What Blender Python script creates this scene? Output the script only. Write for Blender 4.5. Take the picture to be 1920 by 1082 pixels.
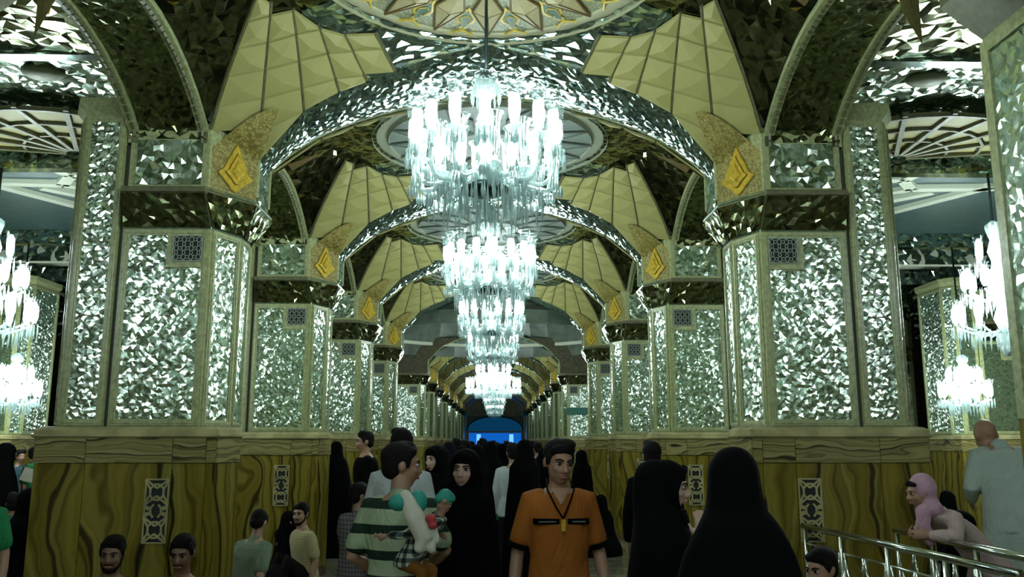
import bpy, bmesh, math, random
from mathutils import Vector, Matrix, noise
import numpy as np

PI = math.pi
scene = bpy.context.scene
for o in list(bpy.data.objects): bpy.data.objects.remove(o)
C = scene.collection

# ------------------------------------------------------------------ camera, world, exposure
CAM_X, EYE, FPX = 0.08, 1.65, 1600.0
cam_d = bpy.data.cameras.new('camera')
cam_d.sensor_fit = 'HORIZONTAL'; cam_d.sensor_width = 36.0
cam_d.lens = 36.0 * FPX / 1920.0
cam_d.clip_start = 0.05; cam_d.clip_end = 200
cam = bpy.data.objects.new('camera', cam_d); C.objects.link(cam)
cam.location = (CAM_X, 0, EYE)
cam.rotation_euler = (math.radians(90 + 10.169), 0, math.radians(-1.055))
scene.camera = cam

world = bpy.data.worlds.new('world'); scene.world = world
world.use_nodes = True
world.node_tree.nodes['Background'].inputs[0].default_value = (0.02, 0.03, 0.03, 1)
world.node_tree.nodes['Background'].inputs[1].default_value = 0.3

vs = scene.view_settings
vs.view_transform = 'Standard'; vs.look = 'None'; vs.gamma = 1.0; vs.use_curve_mapping = False
vs.exposure = -0.35
scene.cycles.use_denoising = True
scene.cycles.max_bounces = 6
scene.cycles.diffuse_bounces = 3
scene.cycles.glossy_bounces = 3
scene.cycles.transmission_bounces = 4
scene.cycles.transparent_max_bounces = 14
scene.cycles.caustics_reflective = False
scene.cycles.caustics_refractive = False
scene.cycles.sample_clamp_indirect = 6.0

LAMP = 100.0          # radiance of one frosted chandelier lamp

# ------------------------------------------------------------------ materials
MATS = {}
def new_mat(name):
    m = bpy.data.materials.new(name); m.use_nodes = True
    nt = m.node_tree; b = nt.nodes['Principled BSDF']
    MATS[name] = m
    return m, nt, b
def N(nt, t, **kw):
    n = nt.nodes.new(t)
    for k, v in kw.items(): setattr(n, k, v)
    return n
def setin(n, **kw):
    for k, v in kw.items(): n.inputs[k.replace('_', ' ')].default_value = v
def ramp(nt, stops, interp='LINEAR'):
    r = N(nt, 'ShaderNodeValToRGB'); cr = r.color_ramp; cr.interpolation = interp
    while len(cr.elements) < len(stops): cr.elements.new(0.5)
    for e, (p, c) in zip(cr.elements, stops):
        e.position = p; e.color = (c[0], c[1], c[2], 1)
    return r
def coords(nt, scale=(1, 1, 1), rnd=0.0, kind='Object'):
    tc = N(nt, 'ShaderNodeTexCoord'); mp = N(nt, 'ShaderNodeMapping')
    nt.links.new(tc.outputs[kind], mp.inputs['Vector'])
    mp.inputs['Scale'].default_value = scale
    if rnd:
        oi = N(nt, 'ShaderNodeObjectInfo'); mu = N(nt, 'ShaderNodeMath', operation='MULTIPLY')
        mu.inputs[1].default_value = rnd
        nt.links.new(oi.outputs['Random'], mu.inputs[0])
        cb = N(nt, 'ShaderNodeCombineXYZ')
        for k in 'XYZ': nt.links.new(mu.outputs[0], cb.inputs[k])
        nt.links.new(cb.outputs[0], mp.inputs['Location'])
    return mp.outputs['Vector']
def plain(name, col, rough=0.5, metal=0.0, spec=0.5, var=0.0, vscale=8.0, bump=0.0):
    m, nt, b = new_mat(name)
    setin(b, Base_Color=(*col, 1), Roughness=rough, Metallic=metal)
    b.inputs['Specular IOR Level'].default_value = spec
    if var or bump:
        v = coords(nt)
        nz = N(nt, 'ShaderNodeTexNoise'); setin(nz, Scale=vscale, Detail=5.0)
        nt.links.new(v, nz.inputs['Vector'])
        if var:
            r = ramp(nt, [(0.3, [c * (1 - var) for c in col]), (0.7, [min(1, c * (1 + var)) for c in col])])
            nt.links.new(nz.outputs['Fac'], r.inputs[0]); nt.links.new(r.outputs[0], b.inputs['Base Color'])
        if bump:
            bp = N(nt, 'ShaderNodeBump'); setin(bp, Strength=bump, Distance=0.01)
            nt.links.new(nz.outputs['Fac'], bp.inputs['Height']); nt.links.new(bp.outputs[0], b.inputs['Normal'])
    return m

def mirror_mat(name, col, rough, diff=0.2, dcol=(0.25, 0.3, 0.24)):
    m, nt, b = new_mat(name)
    setin(b, Base_Color=(*col, 1), Roughness=rough, Metallic=1.0)
    v = coords(nt)
    vo = N(nt, 'ShaderNodeTexVoronoi'); setin(vo, Scale=26.0)
    nt.links.new(v, vo.inputs['Vector'])
    r = ramp(nt, [(0.0, [c * 0.55 for c in col]), (0.5, col), (1.0, [min(1, c * 1.1) for c in col])])
    sp = N(nt, 'ShaderNodeSeparateColor'); nt.links.new(vo.outputs['Color'], sp.inputs[0])
    nt.links.new(sp.outputs[0], r.inputs[0]); nt.links.new(r.outputs[0], b.inputs['Base Color'])
    d = N(nt, 'ShaderNodeBsdfDiffuse'); d.inputs[0].default_value = (*dcol, 1)
    mx = N(nt, 'ShaderNodeMixShader'); mx.inputs[0].default_value = diff
    out = nt.nodes['Material Output']
    nt.links.new(b.outputs[0], mx.inputs[1]); nt.links.new(d.outputs[0], mx.inputs[2])
    nt.links.new(mx.outputs[0], out.inputs['Surface'])
    return m
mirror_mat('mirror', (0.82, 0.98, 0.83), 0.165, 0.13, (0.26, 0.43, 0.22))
mirror_mat('mirror_dim', (0.25, 0.27, 0.14), 0.11, 0.07, (0.04, 0.04, 0.015))  # darker copy of mirror; soffits' dark floor reflection put into its colour
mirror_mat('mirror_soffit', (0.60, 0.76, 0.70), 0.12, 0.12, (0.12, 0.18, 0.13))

def onyx(name, horizontal=False, sat=1.10, val=0.60):
    m, nt, b = new_mat(name)
    ax = (0.5, 0.5, 4.0) if horizontal else (1.0, 1.0, 0.06)
    v = coords(nt, ax, rnd=37.0)
    v2 = coords(nt, (1.3, 1.3, 5.0) if horizontal else (1.6, 1.6, 1.0), rnd=37.0)
    nz = N(nt, 'ShaderNodeTexNoise'); setin(nz, Scale=1.25, Detail=2.0, Roughness=0.45)
    nt.links.new(v2, nz.inputs['Vector'])
    ad = N(nt, 'ShaderNodeVectorMath', operation='MULTIPLY_ADD')
    nt.links.new(nz.outputs['Color'], ad.inputs[0]); ad.inputs[1].default_value = (0.3, 0.3, 1.2) if horizontal else (0.62, 0.0, 0.0)
    nt.links.new(v, ad.inputs[2])
    def wave(scale, dist, prof):
        w = N(nt, 'ShaderNodeTexWave', wave_type='BANDS', bands_direction='Z' if horizontal else 'DIAGONAL', wave_profile=prof)
        setin(w, Scale=scale, Distortion=dist, Detail=2.0); w.inputs['Detail Scale'].default_value = 1.2
        nt.links.new(ad.outputs[0], w.inputs['Vector']); return w
    w1 = wave(0.55 if horizontal else 1.35, 0.5, 'SAW'); w2 = wave(1.7 if horizontal else 3.7, 1.6, 'SIN'); w3 = wave(4.0 if horizontal else 11.0, 2.0, 'SIN')
    r = ramp(nt, [(0.0, (0.055, 0.042, 0.012)), (0.045, (0.07, 0.055, 0.016)), (0.08, (0.40, 0.35, 0.11)),
                  (0.35, (0.36, 0.30, 0.075)), (0.55, (0.27, 0.225, 0.06)), (0.60, (0.40, 0.34, 0.10)), (0.80, (0.33, 0.27, 0.062)), (0.975, (0.25, 0.20, 0.05)), (1.0, (0.055, 0.042, 0.012))])
    nt.links.new(w1.outputs['Fac'], r.inputs[0])
    r2 = ramp(nt, [(0.0, (0.42, 0.38, 0.26)), (0.12, (0.9, 0.88, 0.8)), (1.0, (1.1, 1.06, 0.95))]); nt.links.new(w2.outputs['Fac'], r2.inputs[0])
    r3 = ramp(nt, [(0.0, (0.82, 0.80, 0.72)), (0.6, (1, 1, 1))]); nt.links.new(w3.outputs['Fac'], r3.inputs[0])
    m1 = N(nt, 'ShaderNodeMix', data_type='RGBA', blend_type='MULTIPLY'); m1.inputs[0].default_value = 0.85
    m2 = N(nt, 'ShaderNodeMix', data_type='RGBA', blend_type='MULTIPLY'); m2.inputs[0].default_value = 0.8
    hs = N(nt, 'ShaderNodeHueSaturation'); setin(hs, Saturation=sat, Value=val)
    nt.links.new(r.outputs[0], m1.inputs[6]); nt.links.new(r2.outputs[0], m1.inputs[7])
    nt.links.new(m1.outputs[2], m2.inputs[6]); nt.links.new(r3.outputs[0], m2.inputs[7])
    nt.links.new(m2.outputs[2], hs.inputs['Color']); nt.links.new(hs.outputs[0], b.inputs['Base Color'])
    setin(b, Roughness=0.22)
    return m
onyx('onyx'); onyx('onyx_band', True, 0.85, 0.82)
plain('onyx_ledge', (0.38, 0.34, 0.16), 0.25, var=0.35, vscale=5)
plain('trim', (0.37, 0.40, 0.19), 0.3, var=0.3, vscale=30)
plain('trim_dark', (0.13, 0.13, 0.06), 0.45, var=0.3, vscale=20)
plain('cream', (0.37, 0.345, 0.118), 0.55, var=0.06, vscale=4)
plain('joint', (0.035, 0.035, 0.02), 0.5)
plain('void_shade', (0.006, 0.008, 0.008), 0.7)  # black plates stand in for the shade inside vent and screen openings
plain('lattice', (0.30, 0.37, 0.28), 0.4)
plain('gold', (0.62, 0.42, 0.04), 0.35, metal=0.25, var=0.25, vscale=25)
plain('gold_dark', (0.24, 0.15, 0.02), 0.45, var=0.3, vscale=25)
plain('strap', (0.62, 0.66, 0.50), 0.5)
plain('teal_panel', (0.05, 0.10, 0.10), 0.35, var=0.3, vscale=6)
plain('ring', (0.50, 0.49, 0.30), 0.5, var=0.08, vscale=9)
plain('star_beige', (0.46, 0.41, 0.22), 0.55, var=0.1, vscale=12)
plain('disc_grey', (0.21, 0.255, 0.215), 0.5, var=0.1, vscale=6); plain('disc_line', (0.12, 0.145, 0.12), 0.5); plain('disc_ring', (0.34, 0.37, 0.26), 0.5)
plain('star_edge', (0.13, 0.085, 0.02), 0.5)
plain('leaf_gold', (0.62, 0.46, 0.07), 0.45, var=0.2, vscale=30)
plain('leaf_green', (0.07, 0.14, 0.09), 0.5, var=0.4, vscale=25)
plain('steel', (0.62, 0.66, 0.58), 0.16, metal=1.0)
plain('dark_metal', (0.03, 0.05, 0.05), 0.3, metal=0.6)
plain('skirting', (0.13, 0.08, 0.035), 0.3, var=0.3, vscale=6)
plain('floor_base', (0.10, 0.10, 0.07), 0.4)
plain('dome_paint', (0.12, 0.15, 0.11), 0.3, var=0.3, vscale=4)
plain('outer_wall', (0.30, 0.28, 0.16), 0.5, var=0.3, vscale=3)

def arabesque(name, c1, c2, c3, scale):
    m, nt, b = new_mat(name)
    v = coords(nt)
    vo = N(nt, 'ShaderNodeTexVoronoi', feature='DISTANCE_TO_EDGE'); setin(vo, Scale=scale)
    nz = N(nt, 'ShaderNodeTexNoise'); setin(nz, Scale=scale * 0.45, Detail=4.0, Distortion=2.5)
    nt.links.new(v, vo.inputs['Vector']); nt.links.new(v, nz.inputs['Vector'])
    r1 = ramp(nt, [(0.05, c2), (0.16, c1)]); nt.links.new(vo.outputs['Distance'], r1.inputs[0])
    r2 = ramp(nt, [(0.5, (0, 0, 0)), (0.56, (1, 1, 1))]); nt.links.new(nz.outputs['Fac'], r2.inputs[0])
    mx = N(nt, 'ShaderNodeMix', data_type='RGBA')
    nt.links.new(r2.outputs[0], mx.inputs[0]); nt.links.new(r1.outputs[0], mx.inputs[6]); mx.inputs[7].default_value = (*c3, 1)
    nt.links.new(mx.outputs[2], b.inputs['Base Color']); setin(b, Roughness=0.5)
    return m
arabesque('painted', (0.40, 0.40, 0.24), (0.16, 0.22, 0.15), (0.30, 0.29, 0.13), 26)
arabesque('gold_panel', (0.40, 0.36, 0.12), (0.28, 0.22, 0.05), (0.20, 0.16, 0.04), 34)
arabesque('web_gold', (0.05, 0.045, 0.016), (0.12, 0.10, 0.035), (0.02, 0.02, 0.008), 30)

def floor_marble():
    m, nt, b = new_mat('floor_marble')
    v = coords(nt, (1, 1, 1), rnd=23.0)
    nz = N(nt, 'ShaderNodeTexNoise'); setin(nz, Scale=2.2, Detail=7.0, Distortion=1.2)
    nt.links.new(v, nz.inputs['Vector'])
    r = ramp(nt, [(0.3, (0.15, 0.145, 0.085)), (0.5, (0.24, 0.24, 0.155)), (0.72, (0.34, 0.34, 0.24))])
    nt.links.new(nz.outputs['Fac'], r.inputs[0]); nt.links.new(r.outputs[0], b.inputs['Base Color'])
    setin(b, Roughness=0.14)
floor_marble()

def glass_mat(name, col, tr, rough, white, scat, edge=0.5):
    # thin cut glass: part of the light passes straight through, part is scattered or reflected by the cutting
    m = bpy.data.materials.new(name); m.use_nodes = True; MATS[name] = m
    nt = m.node_tree; nt.nodes.clear()
    out = N(nt, 'ShaderNodeOutputMaterial')
    t = N(nt, 'ShaderNodeBsdfTransparent'); t.inputs[0].default_value = (0.95, 1, 0.99, 1)
    g = N(nt, 'ShaderNodeBsdfGlossy'); g.inputs['Color'].default_value = (*col, 1); g.inputs['Roughness'].default_value = rough
    d = N(nt, 'ShaderNodeBsdfTranslucent'); d.inputs[0].default_value = (*white, 1)
    df = N(nt, 'ShaderNodeBsdfDiffuse'); df.inputs[0].default_value = (*white, 1)
    a0 = N(nt, 'ShaderNodeMixShader'); a0.inputs[0].default_value = 0.5
    nt.links.new(d.outputs[0], a0.inputs[1]); nt.links.new(df.outputs[0], a0.inputs[2])
    a = N(nt, 'ShaderNodeMixShader'); a.inputs[0].default_value = scat
    nt.links.new(g.outputs[0], a.inputs[1]); nt.links.new(a0.outputs[0], a.inputs[2])
    mx = N(nt, 'ShaderNodeMixShader')
    lw = N(nt, 'ShaderNodeLayerWeight'); lw.inputs[0].default_value = 0.35
    mr = N(nt, 'ShaderNodeMapRange'); mr.inputs['To Min'].default_value = 1 - tr; mr.inputs['To Max'].default_value = min(1, 1 - tr + edge)
    nt.links.new(lw.outputs['Facing'], mr.inputs['Value']); nt.links.new(mr.outputs[0], mx.inputs[0])
    nt.links.new(t.outputs[0], mx.inputs[1]); nt.links.new(a.outputs[0], mx.inputs[2])
    nt.links.new(mx.outputs[0], out.inputs['Surface'])
    return m
glass_mat('crystal', (0.9, 1, 1), 0.42, 0.14, (0.8, 0.95, 0.93), 0.5)
glass_mat('shade_glass', (0.6, 0.66, 0.66), 0.95, 0.03, (0.8, 0.95, 0.95), 0.02, 0.22)

glass_mat('shade_rim', (0.6, 0.66, 0.66), 0.90, 0.10, (0.6, 0.72, 0.72), 0.22, 0.35)
def emit(name, col, s):
    m = bpy.data.materials.new(name); m.use_nodes = True; MATS[name] = m
    nt = m.node_tree; nt.nodes.clear()
    out = N(nt, 'ShaderNodeOutputMaterial'); e = N(nt, 'ShaderNodeEmission')
    e.inputs[0].default_value = (*col, 1); e.inputs[1].default_value = s
    nt.links.new(e.outputs[0], out.inputs['Surface'])
    return m
emit('lamp', (0.86, 0.98, 1.0), LAMP)
emit('doorway_glow', (0.006, 0.16, 0.75), 0.9); emit('blue_dim', (0.005, 0.09, 0.22), 0.5)  # doorway's blue light put into its emission; the arch glows fainter
emit('blue_lamp', (0.12, 0.35, 1.0), 2.5)

# ------------------------------------------------------------------ mesh helpers
def mat(m): return MATS[m] if isinstance(m, str) else m
class MB:
    def __init__(s): s.v = []; s.f = []; s.mi = []; s.m = 0; s.sm = []; s.smooth = False
    def face(s, idx): s.f.append(idx); s.mi.append(s.m); s.sm.append(s.smooth)
    def add(s, vs, fs):
        o = len(s.v); s.v += [tuple(p) for p in vs]
        for f in fs: s.face([i + o for i in f])
    def box(s, x0, x1, y0, y1, z0, z1):
        s.add([(x0, y0, z0), (x1, y0, z0), (x1, y1, z0), (x0, y1, z0), (x0, y0, z1), (x1, y0, z1), (x1, y1, z1), (x0, y1, z1)],
              [(0, 3, 2, 1), (4, 5, 6, 7), (0, 1, 5, 4), (1, 2, 6, 5), (2, 3, 7, 6), (3, 0, 4, 7)])
    def bevbox(s, x0, x1, y0, y1, z0, z1, b):
        vs = []
        for z, i in ((z0, b), (z0 + b, 0), (z1 - b, 0), (z1, b)):
            vs += [(x0 + i, y0 + i, z), (x1 - i, y0 + i, z), (x1 - i, y1 - i, z), (x0 + i, y1 - i, z)]
        fs = [(0, 3, 2, 1), (12, 13, 14, 15)]
        for k in range(3):
            for i in range(4):
                j = (i + 1) % 4
                fs.append((k * 4 + i, k * 4 + j, k * 4 + 4 + j, k * 4 + 4 + i))
        s.add(vs, fs)
    def bar(s, a, b, w, h, up=(0, 0, 1)):
        a = Vector(a); b = Vector(b); d = (b - a).normalized(); u = Vector(up)
        r = d.cross(u)
        if r.length < 1e-4: r = d.cross(Vector((1, 0, 0)))
        r.normalize(); u = r.cross(d)
        vs = []
        for p in (a, b):
            for sx, sz in ((-1, -1), (1, -1), (1, 1), (-1, 1)): vs.append(p + r * sx * w / 2 + u * sz * h / 2)
        s.add(vs, [(0, 1, 2, 3), (7, 6, 5, 4), (0, 4, 5, 1), (1, 5, 6, 2), (2, 6, 7, 3), (3, 7, 4, 0)])
    def tube(s, pts, rad, n=8, cap=True):
        pts = [Vector(p) for p in pts]
        if not hasattr(rad, '__len__'): rad = [rad] * len(pts)
        o = len(s.v); prev = None
        for i, p in enumerate(pts):
            d = (pts[min(i + 1, len(pts) - 1)] - pts[max(i - 1, 0)]).normalized()
            if prev is None:
                ref = Vector((0, 0, 1)) if abs(d.z) < 0.9 else Vector((1, 0, 0))
                u = d.cross(ref).normalized()
            else:
                u = (prev - d * prev.dot(d)).normalized()
            prev = u; w = d.cross(u)
            for k in range(n):
                a = 2 * PI * k / n
                s.v.append(tuple(p + (u * math.cos(a) + w * math.sin(a)) * rad[i]))
        for i in range(len(pts) - 1):
            for k in range(n):
                k2 = (k + 1) % n
                s.face([o + i * n + k, o + i * n + k2, o + (i + 1) * n + k2, o + (i + 1) * n + k])
        if cap:
            s.face([o + k for k in range(n)][::-1]); s.face([o + (len(pts) - 1) * n + k for k in range(n)])
    def lathe(s, prof, n=16, c=(0, 0, 0), cap=True, axis=None):
        o = len(s.v)
        for r, z in prof:
            for k in range(n):
                a = 2 * PI * k / n
                s.v.append((c[0] + r * math.cos(a), c[1] + r * math.sin(a), c[2] + z))
        for i in range(len(prof) - 1):
            for k in range(n):
                k2 = (k + 1) % n
                s.face([o + i * n + k, o + i * n + k2, o + (i + 1) * n + k2, o + (i + 1) * n + k])
        if cap:
            s.face([o + k for k in range(n)][::-1]); s.face([o + (len(prof) - 1) * n + k for k in range(n)])
    def prism(s, poly, z0, z1):
        n = len(poly)
        s.add([(x, y, z0) for x, y in poly] + [(x, y, z1) for x, y in poly],
              [tuple(range(n))[::-1], tuple(range(n, 2 * n))] + [(i, (i + 1) % n, n + (i + 1) % n, n + i) for i in range(n)])
    def skirt(s, polys):     # stack of equal-length closed polygons with z: [(poly, z), ...]
        n = len(polys[0][0]); o = len(s.v)
        for poly, z in polys: s.v += [(x, y, z) for x, y in poly]
        for k in range(len(polys) - 1):
            for i in range(n):
                j = (i + 1) % n
                s.face([o + k * n + i, o + k * n + j, o + (k + 1) * n + j, o + (k + 1) * n + i])
        s.face([o + i for i in range(n)][::-1]); s.face([o + (len(polys) - 1) * n + i for i in range(n)])
    def mosaic(s, P, nu, nv, amp, seed=0, jit=0.3, nrm=None, mask=None):
        """P(a,b) -> Vector for a,b in 0..1; a faceted sheet of small tilted mirror pieces"""
        rg = random.Random(seed); o = len(s.v)
        du = (P(0.51, 0.5) - P(0.49, 0.5)); dv = (P(0.5, 0.51) - P(0.5, 0.49))
        for j in range(nv + 1):
            for i in range(nu + 1):
                a = i / nu; b = j / nv
                edge_a = i in (0, nu); edge_b = j in (0, nv)
                ja = 0 if edge_a else rg.uniform(-jit, jit) / nu
                jb = 0 if edge_b else rg.uniform(-jit, jit) / nv
                p = P(a + ja, b + jb)
                if nrm is None:
                    e = 0.01
                    n = (P(min(1, a + e), b) - P(max(0, a - e), b)).cross(P(a, min(1, b + e)) - P(a, max(0, b - e)))
                    n = n.normalized() if n.length > 1e-9 else Vector((0, 0, 1))
                else: n = nrm
                s.v.append(tuple(p + n * rg.uniform(-amp, amp)))
        for j in range(nv):
            for i in range(nu):
                if mask and not mask((i + .5) / nu, (j + .5) / nv): continue
                q = [o + j * (nu + 1) + i, o + j * (nu + 1) + i + 1, o + (j + 1) * (nu + 1) + i + 1, o + (j + 1) * (nu + 1) + i]
                if rg.random() < 0.5: s.face([q[0], q[1], q[2]]); s.face([q[0], q[2], q[3]])
                else: s.face([q[0], q[1], q[3]]); s.face([q[1], q[2], q[3]])
    def mesh(s, name, mats):
        me = bpy.data.meshes.new(name); me.from_pydata(s.v, [], s.f)
        for m in (mats if isinstance(mats, (list, tuple)) else [mats]): me.materials.append(mat(m))
        me.polygons.foreach_set('material_index', s.mi); me.polygons.foreach_set('use_smooth', s.sm)
        me.update(); return me
    def build(s, name, mats, parent=None, kind=None):
        return link(name, s.mesh(name, mats), parent, kind)
def link(name, me, parent=None, kind=None):
    o = bpy.data.objects.new(name, me); C.objects.link(o)
    if parent is not None: o.parent = parent
    if kind: o['kind'] = kind
    return o
def tag(o, label, cat, group=None, kind=None):
    o['label'] = label; o['category'] = cat
    if group: o['group'] = group
    if kind: o['kind'] = kind
    return o
def thing(name, label, cat, loc=(0, 0, 0), rz=0, group=None, kind=None):
    o = bpy.data.objects.new(name, None); C.objects.link(o)
    o.empty_display_size = 0.2
    o.location = loc; o.rotation_euler = (0, 0, rz)
    return tag(o, label, cat, group, kind)
def dup(root, loc=None, rz=None, label=None, group=None, parent=None, depth=0):
    c = root.copy(); C.objects.link(c)
    if parent is not None: c.parent = parent
    if loc is not None: c.location = loc
    if rz is not None: c.rotation_euler = (0, 0, rz)
    if label: c['label'] = label
    if group: c['group'] = group
    for ch in list(root.children): dup(ch, parent=c, depth=depth + 1)
    return c
def lerp(a, b, t): return a + (b - a) * t
def interp(tab, x):
    if x <= tab[0][0]: return tab[0][1]
    for (x0, y0), (x1, y1) in zip(tab, tab[1:]):
        if x <= x1: return y0 + (y1 - y0) * (x - x0) / (x1 - x0)
    return tab[-1][1]

# pixel of the photograph -> point at a given depth, height or side
_yaw = math.radians(1.055); _pit = math.radians(10.169)
_fw = Vector((math.sin(_yaw) * math.cos(_pit), math.cos(_yaw) * math.cos(_pit), math.sin(_pit)))
_rt = Vector((math.cos(_yaw), -math.sin(_yaw), 0)); _up = _rt.cross(_fw)
def atY(px, py, Y):
    d = _fw * FPX + _rt * (px - 960) + _up * (541 - py)
    return Vector((CAM_X, 0, EYE)) + d * (Y / d.y)

# ------------------------------------------------------------------ the hall's measures
BAY = 4.0
PIER_X = 2.82                                   # pier centre from the aisle's axis
PIERS_NEAR = [7.7, 11.7, 15.7, 19.7]
PIERS_FAR = [27.7 + 4 * k for k in range(10)]
BAYS_NEAR = [5.7, 9.7, 13.7, 17.7]
BAYS_FAR = [29.7 + 4 * k for k in range(9)]
ZR = 5.15; RR = 1.37
def S(u, v):                                    # underside of the sail vault over one bay
    d = math.hypot(u / 1.35, v); D = max(0.0, d - RR)
    return ZR - .75 * D - .2 * D ** 4
VT = [(0, 1.41), (.84, 1.53), (1.34, 1.58), (1.66, 1.63), (2.1, 1.81)]
def vt(u): return interp(VT, abs(u))

# ------------------------------------------------------------------ floor
floor_mb = MB(); floor_mb.box(-14, 14, -10, 72, -0.12, -0.02)
floor = floor_mb.build('floor', 'floor_base'); tag(floor, 'polished pale marble slab floor of the aisle', 'floor', kind='structure')
_sl = MB(); _sl.bevbox(-0.405, 0.405, -0.295, 0.295, -0.02, 0.0, 0.003)
_sl_me = _sl.mesh('floor_slab', 'floor_marble')
for j in range(30):
    for i in range(5):
        o = link('floor_slab', _sl_me, floor); o.location = (-1.64 + 0.82 * i, 1.2 + 0.6 * j, 0)
_fr = MB(); _fr.smooth = False
for (x0, x1, y0, y1) in ((-14, -2.05, -10, 72), (2.05, 14, -10, 72), (-2.05, 2.05, -10, 0.9), (-2.05, 2.05, 18.9, 72)):
    _fr.box(x0, x1, y0, y1, -0.02, -0.001)
_fr.build('floor_field', 'floor_marble', floor)

# ------------------------------------------------------------------ piers
def frame_bars(mb, O, U, V, Nn, w, h, t, d):     # picture-frame border lying on a face (O corner, U and V unit directions)
    O = Vector(O); U = Vector(U); V = Vector(V); Nn = Vector(Nn)
    def slab(a0, a1, b0, b1):
        vs = []
        for dep in (-0.01, d):
            for a, b in ((a0, b0), (a1, b0), (a1, b1), (a0, b1)): vs.append(O + U * a + V * b + Nn * dep)
        mb.add(vs, [(0, 3, 2, 1), (4, 5, 6, 7), (0, 1, 5, 4), (1, 2, 6, 5), (2, 3, 7, 6), (3, 0, 4, 7)])
    slab(0, w, 0, t); slab(0, w, h - t, h); slab(0, t, t, h - t); slab(w - t, w, t, h - t)

def star_lattice(O, U, V, Nn, w, h, nu, nv, bw, dep):
    """pierced screen of eight-pointed rosettes: dark opening, lattice bars"""
    back = MB(); lat = MB()
    O = Vector(O); U = Vector(U); V = Vector(V); Nn = Vector(Nn)
    vs = [O + Nn * 0.004, O + U * w + Nn * 0.004, O + U * w + V * h + Nn * 0.004, O + V * h + Nn * 0.004]
    back.add(vs + [p - Nn * 0.012 for p in vs], [(0, 1, 2, 3), (7, 6, 5, 4), (0, 4, 5, 1), (1, 5, 6, 2), (2, 6, 7, 3), (3, 7, 4, 0)])
    frame_bars(lat, O, U, V, Nn, w, h, bw * 1.3, dep)
    cw = w / nu; ch = h / nv
    def P(a, b): return O + U * min(max(a, 0), w) + V * min(max(b, 0), h) + Nn * dep * 0.6
    for i in range(nu):
        for j in range(nv):
            cx = (i + .5) * cw; cy = (j + .5) * ch; r = 0.30
            pts = [(cx + r * cw * math.cos(PI / 8 + PI / 4 * k), cy + r * ch * math.sin(PI / 8 + PI / 4 * k)) for k in range(8)]
            for k in range(8):
                a = pts[k]; b = pts[(k + 1) % 8]
                lat.bar(P(*a), P(*b), bw * .8, dep, up=Nn)
                ex = (cx + .56 * cw * math.cos(PI / 8 + PI / 4 * k), cy + .56 * ch * math.sin(PI / 8 + PI / 4 * k))
                lat.bar(P(*a), P(*ex), bw * .7, dep, up=Nn)
    return back, lat

def tall_lattice(O, U, V, Nn, w, h, bw, dep):
    """upright vent with a star over and under a round opening, black plate for its shade"""
    back = MB(); lat = MB(); O = Vector(O); U = Vector(U); V = Vector(V); Nn = Vector(Nn)
    vs = [O + Nn * 0.003, O + U * w + Nn * 0.003, O + U * w + V * h + Nn * 0.003, O + V * h + Nn * 0.003]
    back.add(vs + [p - Nn * 0.012 for p in vs], [(0, 1, 2, 3), (7, 6, 5, 4), (0, 4, 5, 1), (1, 5, 6, 2), (2, 6, 7, 3), (3, 7, 4, 0)])
    def P(a, b): return O + U * a * w + V * b * h + Nn * dep * 0.6
    segs = []
    for b0, b1 in ((0.02, 0.40), (0.60, 0.98)):
        m = (b0 + b1) / 2
        oc = [(.5 + .30 * math.cos(PI / 8 + PI / 4 * k), m + .13 * math.sin(PI / 8 + PI / 4 * k)) for k in range(8)]
        for k in range(8): segs.append((oc[k], oc[(k + 1) % 8]))
        for k in (0, 3, 4, 7): segs.append((oc[k], (0 if k in (3, 4) else 1, b1 if k in (0, 3) else b0)))
        segs += [((0.05, b0), (.5, m - .06)), ((.95, b0), (.5, m - .06)), ((0.05, b1), (.5, m + .06)), ((.95, b1), (.5, m + .06))]
    segs += [((0, .41), (.28, .46)), ((.28, .46), (.28, .54)), ((.28, .54), (0, .59)), ((1, .41), (.72, .46)), ((.72, .46), (.72, .54)), ((.72, .54), (1, .59)),
             ((0, .45), (.22, .48)), ((0, .55), (.22, .52)), ((1, .45), (.78, .48)), ((1, .55), (.78, .52)), ((.28, .46), (.4, .40)), ((.72, .46), (.6, .40)), ((.28, .54), (.4, .60)), ((.72, .54), (.6, .60))]
    for a, b in segs: lat.bar(P(*a), P(*b), bw, dep, up=Nn)
    frame_bars(lat, O, U, V, Nn, w, h, bw * .8, dep)
    return back, lat

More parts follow.
